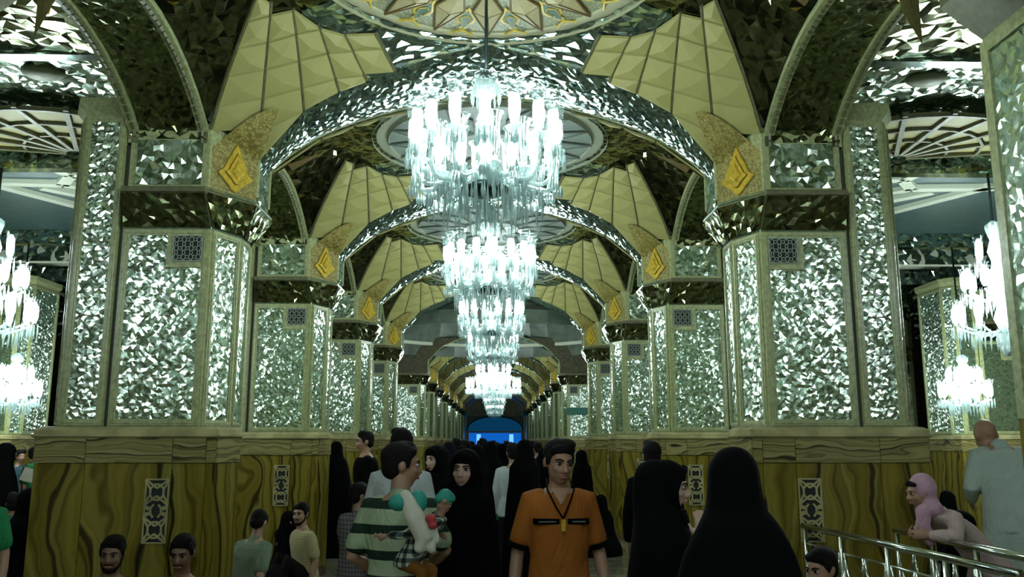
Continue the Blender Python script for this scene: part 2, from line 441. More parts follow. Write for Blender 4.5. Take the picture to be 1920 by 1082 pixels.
Z_DADO, Z_BAND, Z_LEDGE = 1.48, 1.68, 1.765
Z_CB, Z_CT, Z_DRUM, Z_TALL = 3.45, 3.77, 4.33, 4.58
def make_pier(name, label, full=True):
    t = thing(name, label, 'pier')
    X0, X1, YF = -0.78, 0.80, 0.70
    cuts_x = [X0 + (X1 - X0) * k for k in (0, .27, .735, .92, 1)]
    # marble casing: slab by slab
    def plan(e=0.0):     # front towards the camera, inner side splayed back
        return [(X0 - e, -YF - e), (.66 + e, -YF - e), (.74 + e, -.35), (.40 + e, YF + e), (X0 - e, YF + e)]
    core = MB(); core.prism(plan(-.03), 0.0, Z_BAND)
    core.build('dado_core', 'joint', t)
    def slab_on(p, q, z0, z1, d, nm, mt):      # one upright slab on the plan edge p -> q
        p = Vector((*p, 0)); q = Vector((*q, 0)); U = (q - p).normalized(); n = Vector((U.y, -U.x, 0)); g = .0015; bv = .004
        a0 = p + U * g; a1 = q - U * g; zz0, zz1 = z0 + .001, z1 - .001; up = Vector((0, 0, 1))
        back = [a0 + up * zz0, a1 + up * zz0, a1 + up * zz1, a0 + up * zz1]
        back = [x - n * .03 for x in back]
        mid = [x + n * (.03 + d - bv) for x in back]
        fr_ = [mid[0] + (U + up) * bv + n * bv, mid[1] + (up - U) * bv + n * bv, mid[2] - (U + up) * bv + n * bv, mid[3] + (U - up) * bv + n * bv]
        m = MB(); m.add(back + mid + fr_, [(8, 9, 10, 11), (3, 2, 1, 0)] + [(i, (i + 1) % 4, 4 + (i + 1) % 4, 4 + i) for i in range(4)] + [(4 + i, 4 + (i + 1) % 4, 8 + (i + 1) % 4, 8 + i) for i in range(4)])
        m.build(nm, mt, t)
    pl = plan(); edges = []
    fc = [0, .28, .76, .945, 1] if full else [0, 1]
    def split(p, q, cuts):
        p = Vector(p); q = Vector(q)
        return [(p.lerp(q, a), p.lerp(q, b)) for a, b in zip(cuts, cuts[1:])]
    edges += split(pl[0], pl[1], fc) + split(pl[1], pl[2], [0, 1]) + split(pl[2], pl[3], [0, .5, 1] if full else [0, 1]) + split(pl[3], pl[4], [0, .35, .7, 1] if full else [0, 1]) + split(pl[4], pl[0], [0, .33, .66, 1] if full else [0, 1])
    for p, q in edges:
        slab_on(p, q, .10, Z_DADO, 0.0, 'marble_slab', 'onyx'); slab_on(p, q, Z_DADO, Z_BAND, .012, 'marble_band', 'onyx_band')
    m = MB(); m.prism(plan(.015), 0, .10); m.build('skirting', 'skirting', t)
    m = MB()
    rect = plan
    m.skirt([(rect(.012), Z_BAND), (rect(.03), Z_BAND + .012), (rect(.03), Z_BAND + .03), (rect(.015), Z_BAND + .035), (rect(.015), Z_BAND + .062), (rect(-.02), Z_LEDGE), (rect(-.06), Z_LEDGE + .006)])
    m.build('ledge', 'onyx_ledge', t)
    for sgn in (-1,):
        b, l = tall_lattice((.12 if sgn < 0 else .31, sgn * YF, .86), (1 if sgn < 0 else -1, 0, 0), (0, 0, 1), (0, sgn, 0), .19, .50, .016, .012)
        g = b.build('vent', 'void_shade', t); l.build('vent_lattice', 'onyx_ledge', g)
    # upper body: octagonal towards the aisle, tall pilaster towards the side aisle
    body = MB()
    body.prism([(-.27, -.6), (.47, -.6), (.62, -.25), (.62, .02), (.38, .6), (-.27, .6)], Z_LEDGE - .02, Z_CB + .05)
    body.build('shaft', 'trim', t)
    tall = MB()
    tp = [(-.30, -.62), (-.30, .62), (-.65, .62), (-.77, .42), (-.77, -.42), (-.65, -.62)]
    tall.prism(tp, Z_LEDGE - .02, Z_TALL)
    tp2 = [(x * 1.0 + (0.02 if x > -.5 else -.05), y * 1.07) for x, y in tp]
    tall.skirt([(tp, Z_TALL - .14), (tp2, Z_TALL - .07), (tp2, Z_TALL)])
    tall.build('pilaster', 'trim', t)
    gro = MB(); gro.box(-.302, -.268, -.59, .59, Z_LEDGE, Z_CT + .4); gro.build('groove', 'joint', t)
    # mirror panels (each framed)
    fr = MB(); seed = [11]
    def panel(p0, p1, z0, z1, cell, amp, border=.035, mask=None, m='mirror', nm='mirror_panel'):
        p0 = Vector((p0[0], p0[1], 0)); p1 = Vector((p1[0], p1[1], 0)); U = (p1 - p0); w = U.length; U.normalize()
        n = Vector((U.y, -U.x, 0))
        frame_bars(fr, p0 + Vector((0, 0, z0)), U, (0, 0, 1), n, w, z1 - z0, border, .014)
        frame_bars(fr, p0 + Vector((0, 0, z0)) + U * border * .35 + Vector((0, 0, border * .35)), U, (0, 0, 1), n, w - border * .7, z1 - z0 - border * .7, border * .3, .021)
        a = border
        mb = MB(); seed[0] += 1
        base = p0 + U * a + Vector((0, 0, z0 + a)) + n * .006
        ww, hh = w - 2 * a, z1 - z0 - 2 * a
        mb.mosaic(lambda s, q: base + U * (s * ww) + Vector((0, 0, q * hh)), max(2, round(ww / cell)), max(2, round(hh / cell)), amp, seed[0], .34, n, mask)
        mb.build(nm, m, t, 'stuff')
    zb, zt = Z_LEDGE + .015, Z_CB - .03
    for sgn in (-1, 1):
        y = sgn * .6
        def pp(a, b): return (a, b) if sgn < 0 else (b, a)
        # front face: tall panel beside the star screen, notched under it
        a, b = pp((-.255, y), (.46 if sgn < 0 else .37, y))
        hole = (lambda s, q: not (q > .82 and (s > .58))) if sgn < 0 else (lambda s, q: not (q > .82 and (s < .42)))
        panel(a, b, zb, zt, .026, .0034, .05, hole if sgn < 0 else None)
        if sgn < 0:
            x0 = .165
            bk, lt = star_lattice((x0 if sgn < 0 else x0 + .25, y + sgn * .012, zt - .275), (1 if sgn < 0 else -1, 0, 0), (0, 0, 1), (0, sgn, 0), .25, .225, 4 if full else 3, 3, .007, .010)
            pl = MB(); pl.box(x0 - .05, .455, min(y, y + sgn * .012), max(y, y + sgn * .012), zt - .325, zt - .02); pl.build('screen_surround', 'trim', t)
            g = bk.build('star_screen', 'void_shade', t); lt.build('screen_lattice', 'lattice', g)
        if sgn < 0: panel((.48, y + .02), (.615, -.26), zb, zt, .026, .0034, .045)
        a, b = pp((-.645, sgn * .62), (-.305, sgn * .62)); panel(a, b, zb, Z_TALL - .16, .024, .0034, .05)
        a, b = pp((-.768, sgn * .425), (-.652, sgn * .615)); panel(a, b, zb, Z_TALL - .16, .024, .0032, .022)
    panel((.62, -.245), (.62, .015), zb, zt, .026, .0034, .035); panel((.615, .035), (.39, .59), zb, zt, .03, .0038, .045)
    panel((-.77, .42), (-.77, -.42), zb, Z_TALL - .16, .03, .0038, .05)
    fr.build('panel_frame', 'trim', t)
    # cornice of dark faceted mirror
    p_in = [(-.26, -.6), (.47, -.6), (.62, -.25), (.62, .02), (.38, .6), (-.26, .6)]
    p_out = [(-.26, -.71), (.44, -.71), (.735, -.28), (.735, .28), (.44, .71), (-.26, .71)]
    co = MB(); co.skirt([(p_in, Z_CB - .01), (p_out, Z_CT - .05), ([(x * 1.0, y * 1.02) for x, y in p_out], Z_CT - .045), ([(x, y * 1.02) for x, y in p_out], Z_CT)])
    cob = co.build('cornice', 'trim_dark', t)
    cm = MB()
    for k in range(6):
        a0, a1 = Vector((*p_in[k], Z_CB)), Vector((*p_in[(k + 1) % 6], Z_CB))
        b0, b1 = Vector((*p_out[k], Z_CT - .05)), Vector((*p_out[(k + 1) % 6], Z_CT - .05))
        if k == 5: continue
        nn = (a1 - a0).cross(b0 - a0).normalized()
        cm.mosaic(lambda s, q: a0.lerp(a1, s).lerp(b0.lerp(b1, s), q) + nn * .024, max(3, round((b1 - b0).length / .05)), 6, .009, 70 + k, .3, nn)
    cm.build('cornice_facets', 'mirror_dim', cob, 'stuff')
    rim = MB()
    for k in range(5):
        for poly, z, r in ((p_in, Z_CB - .012, .012), (p_out, Z_CT - .02, .012)):
            rim.tube([(*poly[k], z), (*poly[k + 1], z)], r, 6)
    rim.build('cornice_rim', 'mirror', cob)
    # drum above the cornice and the gold corner panels
    dr = MB(); dr.prism([(-.26, -.6), (.42, -.6), (.72, -.19), (.72, .19), (.42, .6), (-.26, .6)], Z_CT - .02, Z_CT + .60)
    dr.build('drum', 'trim', t)
    for sgn in (-1, 1):
        def pp(a, b): return (a, b) if sgn < 0 else (b, a)
        a, b = pp((-.25, sgn * .6), (.41, sgn * .6)); panel(a, b, Z_CT, Z_CT + .50, .048, .0075, .05, nm='drum_panel')
    panel((.72, -.19), (.72, .19), Z_CT, Z_CT + .42, .035, .006, .012, m='mirror_soffit', nm='drum_panel')
    return t

_mir = {}
def mirrored(root):
    """left-right mirror image of a pier, with mirrored meshes of its own"""
    c = root.copy(); C.objects.link(c)
    def rec(src, par):
        for ch in list(src.children):
            d = ch.copy(); me = ch.data.copy(); me.transform(Matrix.Scale(-1, 4, (1, 0, 0))); me.flip_normals(); d.data = me
            C.objects.link(d); d.parent = par; rec(ch, d)
    rec(root, c); return c
PIER = make_pier('pier', 'left mirror-clad pier nearest the camera, two seated men before its marble base')
PIER_LOD = make_pier('pier', 'far mirrored pier', full=False)
PIER_R = mirrored(PIER); PIER_LOD_R = mirrored(PIER_LOD)
used = set()
def put_pier(src, loc, lab, grp):
    if src.name in used: return dup(src, loc, 0, lab, grp)
    used.add(src.name); src.location = loc; src['label'] = lab; src['group'] = grp; return src
ordinal = ['nearest', 'second', 'third', 'fourth']
first = True
for k, Y in enumerate(PIERS_NEAR):
    for sx in (-1, 1):
        lab = (['left', 'right'][sx > 0] + ' mirror-clad pier with onyx marble base, ' +
               ['nearest to the camera', 'second along the aisle', 'third along the aisle', 'fourth, just before the dark crossing'][k])
        put_pier(PIER if sx < 0 else PIER_R, (sx * PIER_X, Y, 0), lab, 'mirror piers lining the aisle')
first = True
for k, Y in enumerate(PIERS_FAR):
    for sx in (-1, 1):
        side = ['left', 'right'][sx > 0]
        lab = f'{side} mirrored pier flanking the far side of the crossing' if k == 0 else f'small far {side} pier, ' + ['', 'second', 'third', 'fourth', 'fifth', 'sixth', 'seventh', 'eighth', 'ninth', 'last'][k] + ' beyond the crossing'
        put_pier(PIER_LOD if sx < 0 else PIER_LOD_R, (sx * PIER_X, Y, 0), lab, 'far piers beyond the crossing')
for Y in (11.7, 15.7, 19.7, 23.7, 27.7):
    for sx in (-1, 1):
        side = ['left', 'right'][sx > 0]
        dup(PIER_LOD_R if sx < 0 else PIER_LOD, (sx * 9.0, Y, 0), 0, f'mirrored pier across the {side} side aisle' + {11.7: ', nearest', 15.7: ', second', 19.7: ', third', 23.7: ', fourth', 27.7: ', fifth'}[Y], 'outer piers of the side aisles')

# ------------------------------------------------------------------ vaults
RIBS = [((2.41, 1.41), (1.80, .50)), ((2.1, 1.80), (1.72, .62)), ((1.66, 1.62), (1.58, .76)), ((1.34, 1.57), (1.41, 1.00)), ((1.09, 1.55), (1.22, 1.12)), ((.84, 1.52), (.97, 1.18))]
REF = [(2.21, 1.06), (1.92, 1.16), (1.64, 1.20), (1.38, 1.22), (1.17, 1.26), (.91, 1.30)]
def rib_pt(k, s):
    (bx, by), (tx, ty) = RIBS[k]; b = Vector((bx, by)); t = Vector((tx, ty)); d = (t - b); L = d.length; d.normalize()
    r = (Vector(REF[k]) - b).dot(d)
    q = min(max(r + s, 0), L); return b + d * q, q, L
def coffers():
    """plan quads of one quarter of a vault"""
    out = []
    for k in range(5):
        for j in range(-4, 4):
            a0, qa0, La = rib_pt(k, j * .235); a1, qa1, _ = rib_pt(k, (j + 1) * .235)
            b0, qb0, Lb = rib_pt(k + 1, j * .235); b1, qb1, _ = rib_pt(k + 1, (j + 1) * .235)
            if qa1 - qa0 < .05 and qb1 - qb0 < .05: continue
            if (qa1 - qa0) + (qb1 - qb0) < .18: continue
            cc = (a0 + b0 + b1 + a1) / 4
            if k == 0 and S(cc.x, cc.y) < 4.46: continue
            out.append((a0, b0, b1, a1))
    return out
COF = coffers()
def coffer_mesh(mb, quad, su, sv):
    c = sum(quad, Vector((0, 0))) / 4
    ins = [c + (p - c) * (1 - .014 / max(.05, (p - c).length)) for p in quad]
    top = [Vector((p.x * su, p.y * sv, S(p.x, p.y) - .012)) for p in ins]
    low = [Vector((p.x * su, p.y * sv, S(p.x, p.y) - .036)) for p in ins]
    a = Vector((c.x * su, c.y * sv, S(c.x, c.y) - .036 - .034))
    vs = top + low + [a]
    fs = [(4, 5, 8), (5, 6, 8), (6, 7, 8), (7, 4, 8), (0, 1, 5, 4), (1, 2, 6, 5), (2, 3, 7, 6), (3, 0, 4, 7)]
    if su * sv < 0: fs = [f[::-1] for f in fs]
    mb.add(vs, fs)

def vault_shell(seed, cell=.09):
    """mirror mosaic of one quarter (u,v >= 0), out to the arches"""
    mb = MB()
    def P(a, b):            # a: angle 0..1 from the u axis to the v axis, b: from the ring outwards
        th = a * PI / 2
        cx, cy = math.cos(th), math.sin(th)
        # outer boundary along this direction
        r = 0.0; lo, hi = 1.0, 3.2
        for _ in range(22):
            m = (lo + hi) / 2; u, v = cx * m, cy * m
            inside = u < 2.42 and v < vt(min(u, 2.1)) and (u < 2.1 or (u - 2.1) / .31 + (v - 1.41) / .40 < 1.0)
            lo, hi = (m, hi) if inside else (lo, m)
        R = lo; rr = RR - .03 + (R - RR + .03) * b
        u, v = cx * rr, cy * rr
        return Vector((u, v, S(u, v)))
    return mb, P

def gold_patch():
    """corner panel: stands on the chamfered cornice and leans into the vault, pointed towards the aisle arch"""
    pts = []
    A = Vector((2.40, 1.42)); Bq = Vector((2.10, 1.80))
    nu, nv = 10, 12
    mb = MB(); o = 0
    for j in range(nv + 1):
        for i in range(nu + 1):
            s = i / nu; q = j / nv
            base = A.lerp(Bq, s)
            top = 4.16 + .38 * (math.sin(s * PI / 2) ** 1.1)
            z = Z_CT + (top - Z_CT) * q
            # plan position: on the chamfer until it meets the vault, then follow the vault inwards
            inward = Vector((-.62, -.79))
            p = base.copy(); st = 0
            while S(p.x, p.y) < z + .02 and st < 90: p = p + inward * .01; st += 1
            p = p + inward * (.012 + .07 * min(1, st / 6))
            mb.v.append((p.x, p.y, z))
    for j in range(nv):
        for i in range(nu):
            mb.face([j * (nu + 1) + i, j * (nu + 1) + i + 1, (j + 1) * (nu + 1) + i + 1, (j + 1) * (nu + 1) + i])
    return mb, A, Bq
def flip(mb, su, sv):
    r = MB(); r.v = [(x * su, y * sv, z) for x, y, z in mb.v]
    r.f = [f[::-1] for f in mb.f] if su * sv < 0 else [list(f) for f in mb.f]; r.mi = list(mb.mi); r.sm = list(mb.sm)
    return r

def gold_emblem():
    """gilded pointed lozenge with a scalloped lower edge and a boss"""
    A = Vector((2.40, 1.42)); Bq = Vector((2.10, 1.80)); mid = A.lerp(Bq, .5); U = (Bq - A).normalized(); n = Vector((-.78, -.62))
    def P(a, z, d): p = mid + U * a + n * d; return (p.x, p.y, z)
    out = [(0, 4.20), (.045, 4.11), (.075, 4.06), (.10, 4.00), (.145, 3.965), (.10, 3.93), (.06, 3.90), (.03, 3.865), (0, 3.85)]
    pts = out + [(-a, z) for a, z in out[-2:0:-1]]
    mb = MB(); n_ = len(pts)
    pts = [(a * 1.25, 4.0 + (z - 4.0) * 1.3) for a, z in pts]
    c = (0, 4.0)
    rings = [(1.0, .022), (.97, .034), (.66, .036), (.62, .052), (.40, .054), (.3, .07)]
    for k, d in rings:
        for a, z in pts: mb.v.append(P(c[0] + (a - c[0]) * k, c[1] + (z - c[1]) * k, d))
    for r in range(len(rings) - 1):
        mb.m = 1 if r in (2,) else 0
        for i in range(n_):
            j = (i + 1) % n_
            mb.face([r * n_ + i, r * n_ + j, (r + 1) * n_ + j, (r + 1) * n_ + i])
    mb.m = 0; mb.face([(len(rings) - 1) * n_ + i for i in range(n_)])
    return mb

def star_pt():
    """folded point of the ceiling star, pointing outwards along +u"""
    mb = MB()
    i, s, t = (.46, 0, ZR - .04), None, (1.20, 0, ZR - .02)
    w = .125; r = .80
    base = [(.46, 0, ZR + .0), (r, w, ZR + .0), (1.20, 0, ZR + .0), (r, -w, ZR + .0)]
    ridge = [(.46, 0, ZR - .05), (r, 0, ZR - .075), (1.2, 0, ZR - .02)]
    mb.m = 0
    v = [(.46, 0, ZR - .03), (r, w, ZR - .03), (1.20, 0, ZR - .03), (r, -w, ZR - .03), (r, 0, ZR - .085)]
    mb.add(v, [(0, 1, 4), (1, 2, 4), (2, 3, 4), (3, 0, 4)])
    mb.m = 1
    for a, b in ((0, 1), (1, 2), (2, 3), (3, 0)): mb.tube([v[a], v[b]], .011, 5)
    mb.tube([v[1], v[4]], .004, 4); mb.tube([v[4], v[2]], .007, 5); mb.tube([v[3], v[4]], .004, 4)
    mb.m = 0
    return mb
def leaf():
    """painted onion-shaped leaf between two star points (centred on +u)"""
    mb = MB(); z = ZR - .018
    def shape(k, dz, m, close=True):
        prof = [(1.16, 0), (1.10, .035), (1.05, .025), (1.0, .075), (.93, .085), (.86, .055), (.80, .025), (.745, 0)]
        c = .95
        return [(c + (r - c) * k, w * k, z - dz) for r, w in prof] + [(c + (r - c) * k, -w * k, z - dz) for r, w in prof[-2:0:-1]]
    o = shape(1, .006, 0); i = shape(.74, .010, 0); n = len(o)
    mb.m = 0; b = len(mb.v); mb.v += o + i
    for k in range(n): mb.face([b + k, b + (k + 1) % n, b + n + (k + 1) % n, b + n + k])
    mb.m = 1; mb.face([b + n + k for k in range(n)])
    mb.m = 0; mb.tube([(1.02, .03, z - .012), (.93, .05, z - .012), (.88, 0, z - .012)], .006, 4); mb.tube([(1.02, -.03, z - .012), (.93, -.05, z - .012), (.88, 0, z - .012)], .006, 4)
    for sg in (-1, 1):      # split stem under the leaf
        mb.tube([(1.13, 0, z - .01), (1.17, .05 * sg, z - .01), (1.205, .10 * sg, z - .01)], .011, 5)
    return mb

_shell = {}
def make_ceiling(loc, label, full=True, star=True):
    """sail vault over one bay: mosaic, coffers, ring and painted star"""
    mb, P = vault_shell(3)
    root = MB(); root.lathe([(RR + .02, ZR - .03), (RR + .02, ZR + .02), (RR - .19, ZR + .02), (RR - .17, ZR - .03)], 48, cap=False)
    root.add([((RR - .17) * math.cos(2 * PI * k / 48), (RR - .17) * math.sin(2 * PI * k / 48), ZR - .012) for k in range(48)], [tuple(range(48))])
    root.mi[-1] = 1
    c = root.build('ceiling', ['ring', 'painted'] if star else ['disc_ring', 'disc_grey']); c.location = loc
    tag(c, label, 'vaulted ceiling', kind='structure')
    tmp = MB(); tmp.mosaic(lambda a, b: P(.32 + .68 * a, b), 22, 15, .014, 5, .3)
    tmq = MB(); tmq.mosaic(lambda a, b: P(.32 * a, b), 14, 18, .008, 6, .3)
    gp, A, Bq = gold_patch(); ge = gold_emblem()
    sp = star_pt().mesh('star_point', ['star_beige', 'star_edge'] if star else ['disc_grey', 'disc_line']); lf = leaf().mesh('painted_leaf', ['leaf_gold', 'leaf_green'])
    rimr = MB(); rimr.lathe([(RR + .03, ZR - .035), (RR + .055, ZR - .05), (RR + .08, ZR - .035), (RR + .06, ZR - .01)], 48, cap=False)
    for k in range(16):
        o = link('star_point', sp, c); o.rotation_euler = (0, 0, PI / 2 + k * PI / 8)
        if full and star: o = link('painted_leaf', lf, c); o.rotation_euler = (0, 0, PI / 2 + (k + .5) * PI / 8)
    ros = MB(); ros.lathe([(.46, ZR - .02), (.44, ZR - .05), (.25, ZR - .06), (.22, ZR - .09), (.06, ZR - .10)], 32); ros.build('ceiling_rose', 'star_beige' if star else 'disc_grey', c)
    allc = MB()
    for su in (-1, 1):
        for sv in (-1, 1):
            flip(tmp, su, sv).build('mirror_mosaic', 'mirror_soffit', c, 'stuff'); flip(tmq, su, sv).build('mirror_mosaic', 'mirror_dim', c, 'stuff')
            flip(gp, su, sv).build('gold_corner_panel', 'gold_panel', c)
            flip(ge, su, sv).build('gilded_emblem', ['gold', 'gold_dark'], c)
            for q in COF:
                if full:
                    m1 = MB(); coffer_mesh(m1, q, su, sv); m1.build('coffer', 'cream', c)
                else: coffer_mesh(allc, q, su, sv)
            # dark ribs between the coffers
            rb = MB()
            for k in range(6):
                pts = []
                for i in range(9):
                    (bx, by), (tx, ty) = RIBS[k]; x = lerp(bx, tx, i / 8); y = lerp(by, ty, i / 8)
                    pts.append((x * su, y * sv, S(x, y) - .014))
                rb.tube(pts, .016, 5)
            rb.build('rib', 'trim_dark', c)
        # web over the long arch: dark mosaic with a gilded wedge
        w = MB(); w.m = 0
        tri = [(2.36, -.42, S(2.36, .42) - .035), (2.36, .42, S(2.36, .42) - .035), (1.80, 0, S(1.80, 0) - .03)]
        w.m = 1; t2 = [(2.36, -.12, S(2.36, .12) - .03), (2.36, .12, S(2.36, .12) - .03), (1.98, 0, S(1.98, 0) - .06)]
        w.add([(x * su, y, z) for x, y, z in t2], [(0, 1, 2)] if su > 0 else [(2, 1, 0)])
        w.build('gilded_wedge', ['web_gold', 'star_edge'], c)
    if not full: allc.build('coffers', 'cream', c, 'stuff')
    return c

CEIL = make_ceiling((0, BAYS_NEAR[0], 0), 'sail vault with painted star nearest overhead')
names = ['second vault, its round ceiling behind the nearest chandelier', 'third vault along the aisle with cream coffers', 'fourth vault along the aisle before the dark crossing']
CEIL2 = make_ceiling((0, BAYS_NEAR[1], 0), names[0], star=False)
for Y, nm in zip(BAYS_NEAR[2:], names[1:]): dup(CEIL2, (0, Y, 0), 0, nm)
CEIL_LOD = make_ceiling((0, BAYS_FAR[0], 0), 'small far vault in the corridor beyond the crossing', full=False, star=False)
CEIL_LOD['group'] = 'far corridor vaults'
for Y in BAYS_FAR[1:]: dup(CEIL_LOD, (0, Y, 0), 0)

def make_cross_arch(loc, label, cellm=1.0):
    """arch across the aisle: faceted mirror soffit and its legs"""
    n = 44
    path = [(-2.1, Z_CT)] + [(-2.1, Z_CT + .2)]
    us = [-2.1 * math.cos(PI * k / n) for k in range(n + 1)]
    prof = [(-2.1, Z_CT, .19), (-2.1, Z_CT + .22, .19)] + [(u, S(u, vt(u)) - .02, 2 - vt(u)) for u in us] + [(2.1, Z_CT + .22, .19), (2.1, Z_CT, .19)]
    L = [0]
    for a, b in zip(prof, prof[1:]): L.append(L[-1] + math.hypot(b[0] - a[0], b[1] - a[1]))
    T = L[-1]
    tabs = [[(l / T, p[i]) for l, p in zip(L, prof)] for i in range(3)]
    def P(a, b):
        u, z, h = (interp(t, a) for t in tabs)
        q = b * 2 - 1
        return Vector((u, q * h, z + .10 * (abs(q) ** 2) - .05))
    mb = MB(); mb.mosaic(P, round(150 * cellm), 26, .0070, 21, .33)
    # back side so that the arch has thickness
    bk = MB(); o = 0
    for u, z, h in prof: bk.v += [(u * 1.03, -h, z + .10), (u * 1.03, h, z + .10)]
    for i in range(len(prof) - 1): bk.face([2 * i, 2 * i + 1, 2 * i + 3, 2 * i + 2])
    root = bk.build('arch', 'trim_dark'); root.location = loc
    tag(root, label, 'arch', kind='structure')
    mb.build('soffit_mosaic', 'mirror_soffit', root, 'stuff')
    ed = MB()
    for sg in (-1, 1): ed.tube([(u, sg * (h + .004), z + .05) for u, z, h in prof], .022, 6)
    ed.build('arch_edge', 'trim', root)
    return root
XA = make_cross_arch((0, PIERS_NEAR[0], 0), 'nearest mirrored arch spanning the aisle above the big chandelier')
for Y, nm in zip(PIERS_NEAR[1:], ['second', 'third', 'fourth']): dup(XA, (0, Y, 0), 0, f'{nm} mirrored arch spanning the aisle')
for k, Y in enumerate(PIERS_FAR):
    dup(XA, (0, Y, 0), 0, 'first arch beyond the dark crossing' if k == 0 else 'small far arch in the corridor beyond the crossing', 'far corridor arches')

def make_long_arch(loc, sx, label, lo=-1.40):
    """arch between two piers of one row: mirror soffit darkened in its colour, with beaded borders"""
    n = 24; prof = [(-1.40, Z_CT + .46)] + [(-1.4 + 2.8 * k / n, S(2.42, -1.4 + 2.8 * k / n) - .01) for k in range(n + 1)] + [(1.40, Z_CT + .46)]
    tabs = [[(i / (len(prof) - 1), p[k]) for i, p in enumerate(prof)] for k in range(2)]
    x0, x1 = 2.44, 3.10
    def P(a, b): return Vector((sx * lerp(x0, x1, b), interp(tabs[0], a), interp(tabs[1], a)))
    bk = MB()
    for v, z in prof: bk.v += [(sx * x0, v, z + .12), (sx * x1, v, z + .12), (sx * x0, v, z - .005), (sx * x1, v, z - .005)]
    for i in range(len(prof) - 1):
        for a, b in ((0, 1), (0, 2), (1, 3)): bk.face([4 * i + a, 4 * i + b, 4 * i + 4 + b, 4 * i + 4 + a])
    root = bk.build('arch', 'trim_dark'); root.location = loc
    tag(root, label, 'arch', kind='structure')
    spn = MB()
    for v, z in prof: spn.v += [(sx * (x1 + .01), v, max(4.6, z - .03)), (sx * (x1 + .01), v, 5.3)]
    for i in range(len(prof) - 1): spn.face([2 * i, 2 * i + 1, 2 * i + 3, 2 * i + 2])
    spn.build('spandrel', 'web_gold', root)
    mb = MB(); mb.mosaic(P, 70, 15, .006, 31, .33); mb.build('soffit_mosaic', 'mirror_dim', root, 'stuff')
    for xe in (x0, x1):
        e = MB(); bd = MB()
        e.v = []
        w = .075 if xe == x0 else -.075
        for v, z in prof:
            for xx, zz in ((xe - .01 * (1 if w > 0 else -1), 0.03), (xe - .01 * (1 if w > 0 else -1), -.035), (xe + w, -.035), (xe + w, 0.0)): e.v.append((sx * xx, v, z + zz))
        for i in range(len(prof) - 1):
            for a in range(3): e.face([4 * i + a, 4 * i + a + 1, 4 * i + 5 + a, 4 * i + 4 + a])
        e.build('arch_border', 'trim', root)
        for k in range(44):
            a = (k + .5) / 44; v = interp(tabs[0], a); z = interp(tabs[1], a); e2 = (k + .85) / 44
            bd.tube([(sx * (xe + w * .5), interp(tabs[0], (k + .15) / 44), interp(tabs[1], (k + .15) / 44) - .04), (sx * (xe + w * .5), interp(tabs[0], e2), interp(tabs[1], e2) - .04)], .017, 5)
        bd.build('border_chain', 'trim_dark', root, 'stuff')
    return root
LA = {}
for sx in (-1, 1):
    side = ['left', 'right'][sx > 0]
    LA[sx] = make_long_arch((0, BAYS_NEAR[0], 0), sx, f'darkened mirror arch rising from the nearest {side} pier towards the camera')
    for Y, nm in zip(BAYS_NEAR[1:], ['first and second', 'second and third', 'third and fourth']):
        dup(LA[sx], (0, Y, 0), 0, f'darkened mirror arch between the {nm} {side} piers')
    for Y in BAYS_FAR: dup(LA[sx], (0, Y, 0), 0, f'small far arch of the {side} pier row beyond the crossing', 'far pier-row arches')

